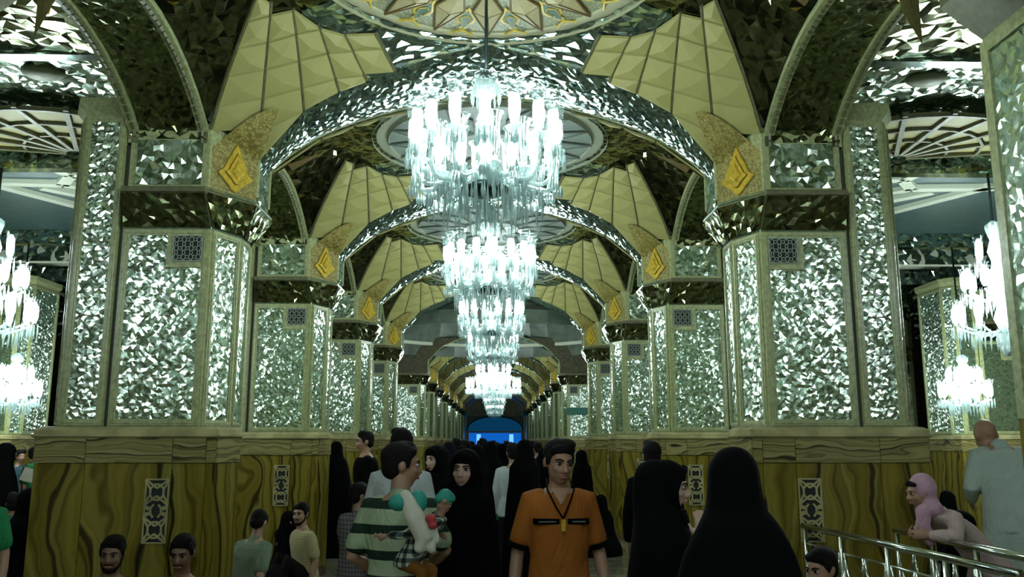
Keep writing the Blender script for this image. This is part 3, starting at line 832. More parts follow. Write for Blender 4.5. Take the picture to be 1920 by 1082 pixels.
# ------------------------------------------------------------------ chandeliers
def make_chandelier(name, label, n_out=16, full=True, scale=1.0, rod_top=5.05):
    """origin on the axis at the underside of the bowl; crystal chandelier with one ring of tall hurricane lamps"""
    t = thing(name, label, 'chandelier', group='crystal chandeliers')
    m = MB(); m.smooth = True
    m.tube([(0, 0, .80), (0, 0, rod_top)], .012, 8); m.lathe([(.0, .78), (.05, .79), (.06, .83), (.03, .87), (.012, .9)], 12)
    m.lathe([(.012, rod_top - .1), (.05, rod_top - .05), (.07, rod_top)], 12)
    m.build('rod', 'dark_metal', t)
    m = MB(); m.smooth = True
    m.lathe([(.02, .05), (.035, .1), (.05, .18), (.03, .24), (.06, .3), (.035, .38), (.03, .46), (.065, .52), (.04, .6), (.03, .66), (.075, .70), (.10, .74), (.085, .79), (.04, .81)], 14)
    m.build('glass_stem', 'crystal', t)
    m = MB(); m.smooth = True
    m.lathe([(.0, -.035), (.11, -.03), (.165, -.015), (.17, .01), (.14, .04), (.05, .06)], 24); m.build('bowl', 'dark_metal', t)
    def prism(mb, p, L, r=.009):
        x, y, z = p
        mb.add([(x, y, z), (x + r, y, z - L * .55), (x, y + r, z - L * .55), (x - r, y, z - L * .55), (x, y - r, z - L * .55), (x, y, z - L)],
               [(0, 1, 2), (0, 2, 3), (0, 3, 4), (0, 4, 1), (5, 2, 1), (5, 3, 2), (5, 4, 3), (5, 1, 4)])
    crown = MB()
    for k in range(14):
        a = 2 * PI * k / 14; prism(crown, (.10 * math.cos(a), .10 * math.sin(a), .75), .13, .011)
    for k in range(10):
        a = 2 * PI * k / 10; crown.tube([(.06 * math.cos(a), .06 * math.sin(a), .72), (.10 * math.cos(a), .10 * math.sin(a), .80), (.05 * math.cos(a), .05 * math.sin(a), .83)], .008, 5)
    crown.build('crown_prisms', 'crystal', t, 'stuff')
    rg = random.Random(4)
    sk = MB()
    for k in range(30):
        a = 2 * PI * k / 30; r = .18; prism(sk, (r * math.cos(a), r * math.sin(a), .02), .13 + .10 * (k % 2), .010)
    for k in range(44):
        a = 2 * PI * k / 44; r = .40; prism(sk, (r * math.cos(a), r * math.sin(a), -.02 + .02 * (k % 3)), .14 + .08 * (k % 2), .011)
    for k in range(26):
        a = 2 * PI * (k + .5) / 26; r = .28; prism(sk, (r * math.cos(a), r * math.sin(a), .0), .16 + .12 * (k % 2), .011)
    for k in range(40):                    # bead swags from the crown to the arms
        a = 2 * PI * (k % 16) / 16
        pass
    for k in range(8):
        prism(sk, (.05 * math.cos(k * PI / 4), .05 * math.sin(k * PI / 4), -.03), .26, .008)
    sk.build('pendant_skirt', 'crystal', t, 'stuff')
    # arm meshes, pointing along +x
    def arm_path(r, h): return [(.10, 0, .04), (.18, 0, .10), (r * .62, 0, .02), (r * .85, 0, -.01), (r, 0, .05), (r, 0, h)]
    def arm_set(r, h, sc):
        arm = MB(); arm.smooth = True
        P0 = arm_path(r, h); pts = []
        for i in range(len(P0) - 1):
            for q in range(3): pts.append(Vector(P0[i]).lerp(Vector(P0[i + 1]), q / 3))
        pts.append(Vector(P0[-1]))
        for _ in range(2): pts = [pts[0]] + [(pts[i - 1] + pts[i] * 2 + pts[i + 1]) / 4 for i in range(1, len(pts) - 1)] + [pts[-1]]
        arm.tube(pts, .017 * sc, 6)
        cup = MB(); cup.smooth = True
        cup.lathe([(.02, h - .09), (.035, h - .06), (.02, h - .03), (.055 * sc, h), (.06 * sc, h + .012), (.02, h + .02), (.028, h + .05)], 12, (r, 0, 0))
        pr = MB()
        for k in range(9):
            a = 2 * PI * k / 9; prism(pr, (r + .056 * sc * math.cos(a), .056 * sc * math.sin(a), h + .005), .15 * sc, .010)
        for k in range(9): prism(pr, (r + .03 * math.cos(k * .7), .03 * math.sin(k * .7), .04), .10, .009)
        sh = MB(); sh.smooth = True
        sh.lathe([(.024, h + .04), (.034, h + .07), (.043, h + .12), (.046, h + .2), (.046, h + .255)], 16, (r, 0, 0), cap=False)
        sh.m = 1; sh.lathe([(.046, h + .255), (.047, h + .285), (.052, h + .315), (.062, h + .345), (.067, h + .354)], 16, (r, 0, 0), cap=False)
        sh.tube([(r + .066 * math.cos(2 * PI * k / 16), .066 * math.sin(2 * PI * k / 16), h + .352) for k in range(17)], .006, 5, cap=False)
        bl = MB(); bl.smooth = True
        bl.lathe([(.014, h + .06), (.028, h + .09), (.036, h + .13), (.037, h + .205), (.033, h + .23), (.010, h + .238)], 10, (r, 0, 0))
        return arm, cup, pr, sh, bl
    sets = [(arm_set(.50, .28, 1.0), n_out, 0.0), (arm_set(.30, .10, .85), 8, PI / 16)]
    if full:
        for (arm, cup, pr, sh, bl), n, off in sets:
            me = [arm.mesh('arm', 'crystal'), cup.mesh('candle_cup', 'crystal'), pr.mesh('prisms', 'crystal'), sh.mesh('hurricane_shade', ['shade_glass', 'shade_rim']), bl.mesh('lamp', 'lamp')]
            for k in range(n):
                a = link('arm', me[0], t); a.rotation_euler = (0, 0, -PI / 2 + off + 2 * PI * k / n)
                link('candle_cup', me[1], a); link('prisms', me[2], a, 'stuff'); link('hurricane_shade', me[3], a)
                if n == n_out: link('lamp', me[4], a)
    else:
        J = [MB() for _ in range(5)]
        for grp, n, off in sets:
            for k in range(n):
                R = Matrix.Rotation(-PI / 2 + off + 2 * PI * k / n, 3, 'Z')
                for q, src in enumerate(grp if n == n_out else grp[:4]):
                    o = len(J[q].v); J[q].v += [tuple(R @ Vector(p)) for p in src.v]
                    for f, mi_ in zip(src.f, src.mi): J[q].smooth = src.smooth; J[q].m = mi_; J[q].face([i + o for i in f])
        for mb, nm, mt in zip(J, ['arms', 'candle_cups', 'prisms', 'hurricane_shades', 'lamps'], ['crystal', 'crystal', 'crystal', ['shade_glass', 'shade_rim'], 'lamp']):
            mb.build(nm, mt, t, 'stuff')
    t.scale = (scale,) * 3
    return t
ZC = 3.36
CH = make_chandelier('chandelier', 'largest and nearest crystal chandelier hanging over the aisle', rod_top=ZR - ZC - .1)
CH.location = (0, 5.7, ZC)
dup(CH, (0, 9.7, ZC), .1, 'second crystal chandelier along the aisle, below the nearest one')
dup(CH, (0, 13.7, ZC), .2, 'third crystal chandelier along the aisle')
CHL = make_chandelier('chandelier', 'fourth crystal chandelier along the aisle, just before the crossing', full=False, rod_top=ZR - ZC - .1)
CHL.location = (0, 17.7, ZC)
for Y, od in ((1.7, 'just above'), (-2.3, 'a bay behind'), (-6.3, 'two bays behind')): dup(CHL, (0, Y, ZC), .1, f'crystal chandelier hanging {od} the viewpoint', 'chandeliers behind the viewpoint')
for Y, od in ((29.7, 'first'), (37.7, 'second'), (45.7, 'third'), (53.7, 'last')): dup(CHL, (0, Y, ZC), .1, f'tiny far chandelier, {od} beyond the crossing', 'far corridor chandeliers')
def make_tiered(name, label, tiers, zt, seed=3):
    """tall chandelier of several lamp rings; origin at its lowest point"""
    t = thing(name, label, 'chandelier', group='crystal chandeliers')
    J = {k: MB() for k in ('crystal', 'shade', 'lamp')}
    zmax = max(z for _, z, _ in tiers)
    rod = MB(); rod.smooth = True; rod.tube([(0, 0, zmax + .45), (0, 0, zt)], .015, 8); rod.lathe([(.015, zt - .1), (.07, zt)], 10); rod.build('rod', 'dark_metal', t)
    st = MB(); st.smooth = True; st.lathe([(.0, .0), (.05, .06), (.09, .2), (.04, .3)] + [(.05 + .04 * (k % 2), .3 + (zmax + .1) * k / 9) for k in range(1, 10)] + [(.09, zmax + .45), (.02, zmax + .5)], 14); st.build('glass_stem', 'crystal', t)
    for r, z, n in tiers:
        for k in range(n):
            a = 2 * PI * k / n; c = Vector((r * math.cos(a), r * math.sin(a), z)); J['crystal'].smooth = True
            J['crystal'].tube([(0, 0, z - .05), tuple(c * .5 + Vector((0, 0, z * .5 - .10))), tuple(c)], .014, 5)
            J['shade'].smooth = True; J['lamp'].smooth = True
            J['shade'].lathe([(.025, .03), (.045, .1), (.046, .25), (.065, .32)], 10, c, cap=False)
            J['lamp'].lathe([(.012, .05), (.034, .10), (.034, .23), (.01, .28)], 8, c)
            J['crystal'].smooth = False
            for q in range(7):
                b = 2 * PI * q / 7; x, y, zz = c + Vector((.055 * math.cos(b), .055 * math.sin(b), .02)); L = .17
                J['crystal'].add([(x, y, zz), (x + .01, y, zz - .1), (x, y + .01, zz - .1), (x - .01, y, zz - .1), (x, y - .01, zz - .1), (x, y, zz - L)], [(0, 1, 2), (0, 2, 3), (0, 3, 4), (0, 4, 1), (5, 2, 1), (5, 3, 2), (5, 4, 3), (5, 1, 4)])
        for k in range(2 * n + 6):
            a = 2 * PI * k / (2 * n + 6); x, y, zz = r * .7 * math.cos(a), r * .7 * math.sin(a), z - .05; L = .22
            J['crystal'].add([(x, y, zz), (x + .012, y, zz - .13), (x, y + .012, zz - .13), (x - .012, y, zz - .13), (x, y - .012, zz - .13), (x, y, zz - L)], [(0, 1, 2), (0, 2, 3), (0, 3, 4), (0, 4, 1), (5, 2, 1), (5, 3, 2), (5, 4, 3), (5, 1, 4)])
    J['crystal'].build('arms', 'crystal', t, 'stuff'); J['shade'].build('hurricane_shades', 'shade_glass', t, 'stuff'); J['lamp'].build('lamps', 'lamp', t, 'stuff')
    return t
BIG = make_tiered('chandelier', 'wide two-tier chandelier hanging in the dark crossing', [(.72, .35, 20), (.45, .75, 14)], 4.15)
BIG.location = (0, 23.7, 2.72)
SIDE = make_tiered('chandelier', 'tall three-tier chandelier glowing in the right side aisle', [(.48, .35, 12), (.36, .75, 10), (.2, 1.1, 6)], 2.35)
SIDE.location = (5.95, 9.7, 2.62)
dup(SIDE, (-5.72, 9.7, 2.62), 0, 'tall three-tier chandelier cut by the left picture edge')
SIDEF = make_tiered('chandelier', 'distant wide chandelier low in the right side aisle', [(.36, .22, 12), (.24, .46, 8)], 2.95)
SIDEF.location = (7.75, 13.9, 2.1)
dup(SIDEF, (-7.65, 13.9, 2.1), 0, 'distant wide chandelier low in the left side aisle')

for sx in (-1, 1):
    for Y, od in ((1.7, 'beside'), (-2.3, 'a bay behind'), (-6.3, 'two bays behind')): dup(CHL, (sx * 5.95, Y, ZC), .1, ['left', 'right'][sx > 0] + f' side-aisle chandelier hanging {od} the viewpoint', 'chandeliers behind the viewpoint')

# ------------------------------------------------------------------ the crossing beyond the fourth piers
cr = MB()
ringc = (0, 23.7)
prof = [(4.2, 4.35), (4.1, 4.7), (3.95, 4.72), (3.9, 4.78), (3.6, 5.6), (2.8, 6.3), (1.5, 6.75), (.02, 6.9)]
cr.lathe(prof, 40, (0, 23.7, 0), cap=False)
dome = cr.build('ceiling', 'dome_paint'); tag(dome, 'dark mirrored dome over the crossing', 'dome', kind='structure')
rg_ = MB(); rg_.lathe([(4.02, 4.66), (3.9, 4.66), (3.9, 4.76), (4.02, 4.76)], 48, (0, 23.7, 0), cap=False); rg_.build('dome_ring', 'strap', dome)
def crossing_wall(Y, label, sgn):
    mb = MB(); n = 20
    us = [-2.1 + 4.2 * k / n for k in range(n + 1)]
    top = 4.9
    for u in us: mb.v += [(u, Y, S(u, vt(u)) + .02), (u, Y, max(top, S(u, vt(u)) + .03))]
    for k in range(n): mb.face([2 * k, 2 * k + 2, 2 * k + 3, 2 * k + 1])
    for sx in (-1, 1):
        b = len(mb.v); mb.v += [(sx * 2.1, Y, Z_CT), (sx * 6.5, Y, Z_CT), (sx * 6.5, Y, top), (sx * 2.1, Y, top)]; mb.face([b, b + 1, b + 2, b + 3])
    w = mb.build('wall_' + label, 'web_gold'); tag(w, {'crossing_far': 'dark mosaic wall above the far arch of the crossing', 'crossing_near': 'dark mosaic wall above the near arch of the crossing'}[label], 'wall', kind='structure')
    m2 = MB()
    for sx in (-1, 1):
        P = lambda a, b: Vector((sx * lerp(3.75, 6.4, a), Y - sgn * .03, lerp(Z_LEDGE, Z_CB, b)))
        m2.mosaic(P, 40, 26, .012, 8, .33, Vector((0, -sgn, 0)))
    m2.build('mirror_mosaic', 'mirror', w, 'stuff')
    m3 = MB()
    for sx in (-1, 1):
        m3.box(*sorted((sx * 3.6, sx * 6.5)), Y - .02, Y + .1, 0, Z_LEDGE); m3.box(*sorted((sx * 3.5, sx * 6.5)), Y - .12, Y + .1, Z_CB, Z_CT)
    m3.build('wall_dado', 'onyx', w)
    return w
crossing_wall(27.08, 'crossing_far', 1); 
for sx in (-1, 1):
    side = ['left', 'right'][sx > 0]
    mb = MB(); mb.box(*sorted((sx * 6.5, sx * 6.7)), 20.4, 27.1, 0, 5); w = mb.build('wall_crossing_' + side, 'outer_wall'); tag(w, f'{side} wall of the crossing', 'wall', kind='structure')

# green direction sign on the far right crossing pier
sg = MB(); sg.bevbox(-.34, .34, -.03, .03, -.11, .11, .012); p = atY(1083, 771, 27.0)
so = sg.build('hanging_sign', plain('sign_green', (.02, .13, .09), .4)); so.location = (p.x, 27.02, p.z); tag(so, 'small dark green direction sign on the far right mirrored pier', 'sign')

# ------------------------------------------------------------------ far end: blue-lit portal
pm = MB()
pm.box(-6, 6, 66.2, 66.5, 3.6, 6); pm.box(-6, -2.15, 66.2, 66.5, 0, 3.6); pm.box(2.15, 6, 66.2, 66.5, 0, 3.6)
pw = pm.build('wall_end', 'outer_wall'); tag(pw, 'end wall of the long corridor around the blue portal', 'wall', kind='structure')
pb = MB(); pb.box(-2.15, 2.15, 66.40, 66.46, 0, 2.4)
portal = pb.build('door_1', 'doorway_glow'); tag(portal, 'blue-lit doorway at the far end of the corridor', 'doorway', kind='structure')
ar = [(2.15 * math.cos(PI * k / 16), 2.4 + 1.15 * math.sin(PI * k / 16) ** .8) for k in range(17)]
m = MB(); m.add([(x, 66.36, z) for x, z in ar] + [(x, 66.42, z) for x, z in ar], [tuple(range(17)), tuple(range(17, 34))[::-1]] + [(i, 17 + i, 18 + i, i + 1) for i in range(16)]); m.build('fanlight', 'blue_dim', portal)
pf = MB(); pf.box(-2.15, 2.15, 66.2, 66.38, 2.3, 2.44); pf.box(-2.15, -2.0, 66.2, 66.38, 0, 2.3); pf.box(2.0, 2.15, 66.2, 66.38, 0, 2.3); pf.tube([(x * .99, 66.3, z) for x, z in ar], .06, 6)
pf.build('door_frame', 'teal_panel', portal)
for x in (-1.25, 1.25):
    m = MB(); m.bevbox(x - .16, x + .16, 66.30, 66.37, 1.35, 2.2, .02); m.build('lit_panel', 'blue_lamp', portal)

# ------------------------------------------------------------------ side aisles
def side_aisle(sx):
    side = ['left', 'right'][sx > 0]
    def b(x0, x1): return sorted((sx * x0, sx * x1))
    z = 5.0
    m = MB(); m.box(*b(3.2, 13.5), 9.62, 30, z, z + .05)
    c = m.build('ceiling', 'teal_panel'); tag(c, f'dark coffered ceiling of the {side} side aisle with pale straps', 'ceiling', kind='structure')
    # friezes and cross beams
    for k, Y in enumerate((9.62, 13.5, 14.3, 16.2, 17.2, 19.0, 20.4, 22.5, 25.0)):
        f = MB(); zz = z - (.22 if k in (0, 1) else .34)
        f.box(*b(3.2, 13.5), Y, Y + .16, zz, z); f.build('cross_beam', 'mirror_dim' if k != 2 else 'strap', c)
        fm = MB(); nn = Vector((0, -1, 0)); fm.mosaic(lambda s, q: Vector((sx * lerp(3.2, 13.5, s), Y - .005, lerp(zz, z, q))), 150, 4, .012, k, .3, nn)
        fm.build('frieze_mosaic', 'mirror_soffit', c, 'stuff')
    # pale straps forming a star net
    segs = [((3.2, 9.95), (5.45, 9.95)), ((3.2, 10.45), (5.3, 10.45)), ((5.45, 9.95), (5.3, 10.45)), ((5.45, 9.95), (7.2, 9.75)), ((5.3, 10.45), (5.6, 10.85)), ((5.6, 10.85), (7.4, 10.75)),
            ((5.6, 10.85), (4.1, 12.0)), ((5.95, 11.0), (4.35, 12.7)), ((6.6, 10.7), (5.2, 13.2)), ((6.8, 10.5), (9.0, 13.2)), ((7.2, 9.9), (9.6, 10.2)), ((7.6, 11.0), (9.8, 12.4)), ((3.6, 12.3), (3.2, 12.3)), ((4.0, 12.6), (5.2, 13.2)),
            ((3.4, 14.8), (5.4, 15.8)), ((5.4, 15.8), (8.2, 14.8)), ((3.4, 16.0), (8.6, 16.0)), ((4.0, 17.6), (6.5, 18.8)), ((6.5, 18.8), (9.5, 17.6)), ((3.4, 21), (8, 22.2)), ((8, 22.2), (12, 21))]
    for (a, bb) in segs:
        s = MB(); s.bar((sx * a[0], a[1], z - .03), (sx * bb[0], bb[1], z - .03), .15, .06); s.build('strap', 'strap', c)
    # mirrored bay nearest the camera: relief mosaic, oval boss, fan ribs
    m = MB(); P = lambda a, q: Vector((sx * lerp(3.15, 8.0, a), lerp(6.9, 9.62, q), 5.02 + .10 * math.sin(a * PI) * math.sin(q * PI)))
    m.mosaic(P, 74, 44, .016, 40 + sx, .34, Vector((0, 0, 1)))
    v = m.build('ceiling', 'mirror', None); tag(v, f'mirrored relief ceiling bay of the {side} side aisle beside the nearest pier', 'ceiling', kind='structure')
    bs = MB(); bs.smooth = True; bs.lathe([(.0, -.02), (.12, -.012), (.17, .02), (.18, .05)], 24); o = bs.build('oval_boss', 'strap', v); o.location = (sx * 4.15, 7.55, 5.0); o.scale = (1.1, .8, 1)
    rb = MB()
    for k in range(9):
        a = PI * (.04 + .92 * k / 8); cx, cy = 4.75, 9.5
        rb.bar((sx * (cx + .12 * math.cos(a)), cy - .12 * math.sin(a), 4.93), (sx * (cx + 1.35 * math.cos(a)), cy - 1.35 * math.sin(a), 4.96), .05, .05)
    for r in (.55, .9, 1.3):
        for k in range(12):
            a0 = PI * k / 12; a1 = PI * (k + 1) / 12; cx, cy = 4.75, 9.5
            rb.bar((sx * (cx + r * math.cos(a0)), cy - r * math.sin(a0), 4.945), (sx * (cx + r * math.cos(a1)), cy - r * math.sin(a1), 4.945), .03, .04)
    rb.build('fan_rib', 'trim_dark', v)
    pn = MB()
    for k in range(8):
        for r0, r1 in ((.16, .52), (.58, .87), (.93, 1.27)):
            a0 = PI * (.04 + .92 * (k + .08) / 8); a1 = PI * (.04 + .92 * (k + .92) / 8); cx, cy = 4.75, 9.5
            q = [(sx * (cx + r * math.cos(a)), cy - r * math.sin(a), 4.96) for r, a in ((r0, a0), (r1, a0), (r1, a1), (r0, a1))]
            m1 = MB(); m1.add(q + [(x, y, zz + .03) for x, y, zz in q], [(0, 1, 2, 3), (0, 1, 5, 4), (1, 2, 6, 5), (2, 3, 7, 6), (3, 0, 4, 7)]); m1.build('fan_panel', 'cream', v)
    # arch soffit over the near end of the side aisle and the tall pilaster at the picture's edge
    m = MB(); P = lambda a, q: Vector((sx * lerp(3.03, 8.0, a), lerp(2.6, 7.0, q), 4.84 + .14 * math.sin(min(1, a * 2.0) * PI / 2)))
    m.mosaic(P, 60, 52, .010, 60, .33, Vector((0, 0, 1))); a = m.build('arch', 'mirror_dim'); tag(a, f'darkened mirror arch over the near end of the {side} side aisle', 'arch', kind='structure')
    ed = MB(); ed.box(*b(3.2, 8.0), 6.80, 6.92, 4.86, 5.0); ed.build('arch_edge', 'mirror_soffit', a)
    t = thing('pilaster', f'tall mirrored pilaster cut by the {side} picture edge', 'pilaster', kind='structure')
    Y0, Y1 = 3.1, 4.36; X0 = 2.765; X1 = 3.46; ZP = 3.86
    m = MB(); m.box(*b(X0, X1), Y0, Y1, 0, ZP); m.build('pilaster_core', 'trim', t)
    fr = MB()
    for (p0, p1, n) in (((X0, Y0), (X0, Y1), (-1, 0)), ((X0, Y1), (X1, Y1), (0, 1))):
        O = Vector((sx * p0[0], p0[1], Z_LEDGE)); U = Vector((sx * (p1[0] - p0[0]), p1[1] - p0[1], 0)); w = U.length; U.normalize(); nn = Vector((sx * n[0], n[1], 0))
        frame_bars(fr, O, U, (0, 0, 1), nn, w, ZP - .05 - Z_LEDGE, .07, .02)
        mm = MB(); mm.mosaic(lambda s, q: O + U * lerp(.07, w - .07, s) + Vector((0, 0, lerp(.07, ZP - .12 - Z_LEDGE, q))) + nn * .008, max(3, round((w - .14) / .036)), 56, .0034, 77, .33, nn); mm.build('mirror_panel', 'mirror', t, 'stuff')
        md = MB(); A = O.copy(); A.z = 0
        vs = [A, A + U * w, A + U * w + Vector((0, 0, Z_LEDGE)), A + Vector((0, 0, Z_LEDGE))]; vs = vs + [q + nn * .016 for q in vs]
        md.add(vs, [(0, 1, 2, 3), (4, 5, 6, 7), (0, 1, 5, 4), (1, 2, 6, 5), (2, 3, 7, 6), (3, 0, 4, 7)]); md.build('marble_slab', 'onyx', t)
    fr.build('panel_frame', 'trim', t)
    cp = MB(); r0 = [(X0, Y0), (X1, Y0), (X1, Y1), (X0, Y1)]; e = .14
    r1 = [(X0 - e, Y0 - e), (X1 + e, Y0 - e), (X1 + e, Y1 + e), (X0 - e, Y1 + e)]
    cp.skirt([([(sx * x, y) for x, y in r0], ZP - .02), ([(sx * x, y) for x, y in r1], ZP + .24), ([(sx * x, y) for x, y in r1], ZP + .9)]); cp.build('capital', 'trim_dark', t)
    # far walls
    m = MB(); m.box(*b(13.4, 13.6), -10, 32, 0, 5.2); w = m.build('wall_' + side, 'outer_wall'); tag(w, f'far {side} outer wall of the side aisle', 'wall', kind='structure')
    m = MB(); P = lambda a, q: Vector((sx * lerp(4.0, 13.4, a), 29.9, lerp(Z_LEDGE, 4.0, q))); m.mosaic(P, 110, 26, .02, 90, .33, Vector((0, -1, 0)))
    w2 = m.build('wall_' + side + '_end', 'mirror'); tag(w2, f'mirrored end wall of the {side} side aisle', 'wall', kind='structure')
    m = MB(); m.box(*b(3.7, 13.5), 29.85, 30.1, 0, Z_LEDGE); m.box(*b(3.7, 13.5), 29.85, 30.1, 4.0, 5.0); m.build('wall_dado', 'onyx', w2)
side_aisle(-1); side_aisle(1)

# the hall goes on behind the camera: ceiling and end wall
m = MB(); P = lambda a, q: Vector((lerp(-3.4, 3.4, a), lerp(-10, 4.0, q), 5.1)); m.mosaic(P, 40, 80, .03, 91, .33, Vector((0, 0, 1)))
o = m.build('ceiling', 'mirror_soffit'); tag(o, 'mirrored ceiling over the viewpoint', 'ceiling', kind='structure')
m = MB(); m.box(-13.5, 13.5, -10.2, -10, 0, 5.2); o = m.build('wall_back', 'outer_wall'); tag(o, 'wall behind the viewpoint', 'wall', kind='structure')

# ------------------------------------------------------------------ people: materials
plain('skin', (0.36, 0.20, 0.125), 0.5, var=0.08, vscale=20)
plain('skin_pale', (0.55, 0.36, 0.27), 0.5, var=0.06, vscale=20)
plain('skin_dark', (0.20, 0.105, 0.06), 0.5, var=0.08, vscale=20)
plain('hair_black', (0.006, 0.005, 0.0045), 0.8, var=0.3, vscale=70, bump=0.8, spec=0.15)
plain('black_cloth', (0.0022, 0.0022, 0.0026), 0.9, bump=0.3, vscale=14, spec=0.06)
plain('dark_cloth', (0.009, 0.008, 0.008), 0.9, bump=0.3, vscale=14, spec=0.1)
plain('navy_cloth', (0.005, 0.007, 0.014), 0.9, bump=0.3, vscale=14, spec=0.1)
plain('orange_cloth', (0.36, 0.115, 0.018), 0.8, var=0.12, vscale=6, bump=0.5, spec=0.2)
plain('white_cloth', (0.50, 0.55, 0.55), 0.85, var=0.06, vscale=6, bump=0.5, spec=0.2)
plain('robe_cloth', (0.42, 0.50, 0.44), 0.85, var=0.08, vscale=5, bump=0.5, spec=0.2)
plain('green_cloth', (0.16, 0.21, 0.14), 0.85, var=0.1, vscale=6, bump=0.5, spec=0.2)
plain('bright_green_cloth', (0.02, 0.20, 0.07), 0.85, var=0.1, vscale=6, spec=0.2)
plain('red_cloth', (0.22, 0.02, 0.02), 0.85, spec=0.2)
plain('brown_cloth', (0.22, 0.085, 0.015), 0.8, var=0.15, vscale=8, bump=0.4, spec=0.2)
plain('pink_cloth', (0.50, 0.30, 0.38), 0.85, var=0.08, vscale=9, bump=0.4, spec=0.2)
plain('pale_pink_cloth', (0.52, 0.40, 0.36), 0.85, var=0.08, vscale=7, bump=0.5, spec=0.2)
plain('toy_white', (0.60, 0.58, 0.46), 0.8, var=0.1, vscale=15)
plain('toy_teal', (0.02, 0.26, 0.20), 0.7)
plain('toy_red', (0.42, 0.03, 0.035), 0.6)
plain('eye_white', (0.55, 0.52, 0.48), 0.25); plain('iris', (0.01, 0.006, 0.004), 0.15)
plain('lips', (0.32, 0.11, 0.09), 0.45); plain('lips_pale', (0.45, 0.20, 0.17), 0.45)
plain('grey_cloth', (0.17, 0.17, 0.15), 0.85, var=0.1, vscale=6, spec=0.2)
plain('teal_cloth', (0.05, 0.10, 0.11), 0.85, var=0.1, vscale=6, spec=0.2)
def cloth_pattern(name, kind, c1, c2, c3=None):
    m, nt, b = new_mat(name); setin(b, Roughness=0.85); b.inputs['Specular IOR Level'].default_value = 0.2
    v = coords(nt)
    if kind == 'stripe':
        nz = N(nt, 'ShaderNodeTexNoise'); setin(nz, Scale=3.0, Detail=1.0); nt.links.new(v, nz.inputs['Vector'])
        sx_ = N(nt, 'ShaderNodeSeparateXYZ'); nt.links.new(v, sx_.inputs[0])
        a = N(nt, 'ShaderNodeMath', operation='MULTIPLY_ADD'); a.inputs[1].default_value = 0.03
        nt.links.new(nz.outputs['Fac'], a.inputs[0]); nt.links.new(sx_.outputs['Z'], a.inputs[2])
        p = N(nt, 'ShaderNodeMath', operation='MULTIPLY'); p.inputs[1].default_value = 1 / 0.125; nt.links.new(a.outputs[0], p.inputs[0])
        f = N(nt, 'ShaderNodeMath', operation='FRACT'); nt.links.new(p.outputs[0], f.inputs[0])
        r = ramp(nt, [(0.0, c1), (0.60, c2), (0.985, c1)], 'CONSTANT'); nt.links.new(f.outputs[0], r.inputs[0])
        nt.links.new(r.outputs[0], b.inputs['Base Color'])
    else:
        sc = {'check': 0.03, 'plaid': 0.042}[kind]
        sx_ = N(nt, 'ShaderNodeSeparateXYZ'); nt.links.new(v, sx_.inputs[0]); fs = []
        xy = N(nt, 'ShaderNodeMath', operation='ADD'); nt.links.new(sx_.outputs['X'], xy.inputs[0]); nt.links.new(sx_.outputs['Y'], xy.inputs[1])
        for src in (xy.outputs[0], sx_.outputs['Z']):
            p = N(nt, 'ShaderNodeMath', operation='MULTIPLY'); p.inputs[1].default_value = 1 / sc; nt.links.new(src, p.inputs[0])
            f = N(nt, 'ShaderNodeMath', operation='FRACT'); nt.links.new(p.outputs[0], f.inputs[0])
            g = N(nt, 'ShaderNodeMath', operation='GREATER_THAN'); g.inputs[1].default_value = 0.72 if kind == 'check' else 0.5; nt.links.new(f.outputs[0], g.inputs[0]); fs.append(g)
        ad = N(nt, 'ShaderNodeMath', operation='ADD'); nt.links.new(fs[0].outputs[0], ad.inputs[0]); nt.links.new(fs[1].outputs[0], ad.inputs[1])
        hv = N(nt, 'ShaderNodeMath', operation='MULTIPLY'); hv.inputs[1].default_value = 0.5; nt.links.new(ad.outputs[0], hv.inputs[0])
        r = ramp(nt, [(0.0, c1), (0.3, c3 or c2), (0.8, c2)], 'CONSTANT'); nt.links.new(hv.outputs[0], r.inputs[0])
        nt.links.new(r.outputs[0], b.inputs['Base Color'])
cloth_pattern('striped_cloth', 'stripe', (0.36, 0.44, 0.28), (0.012, 0.03, 0.018))
cloth_pattern('checked_cloth', 'check', (0.20, 0.18, 0.19), (0.05, 0.045, 0.05), (0.11, 0.10, 0.11))
cloth_pattern('plaid_cloth', 'plaid', (0.50, 0.52, 0.42), (0.015, 0.02, 0.02), (0.10, 0.12, 0.11))
cloth_pattern('tan_check', 'check', (0.46, 0.40, 0.22), (0.34, 0.28, 0.14), (0.40, 0.34, 0.18))

def wrinkle(names, scale=6.0, strength=.55):
    for nm in names:
        nt = MATS[nm].node_tree; b = nt.nodes['Principled BSDF']; v = coords(nt, (1.0, 1.0, 0.55))
        nz = N(nt, 'ShaderNodeTexNoise'); setin(nz, Scale=scale, Detail=3.0, Distortion=1.8); nt.links.new(v, nz.inputs['Vector'])
        bp = N(nt, 'ShaderNodeBump'); setin(bp, Strength=strength, Distance=0.05); nt.links.new(nz.outputs['Fac'], bp.inputs['Height']); nt.links.new(bp.outputs[0], b.inputs['Normal'])
wrinkle(['orange_cloth', 'white_cloth', 'robe_cloth', 'green_cloth', 'brown_cloth', 'pink_cloth', 'pale_pink_cloth', 'striped_cloth', 'checked_cloth', 'plaid_cloth', 'tan_check', 'bright_green_cloth'])
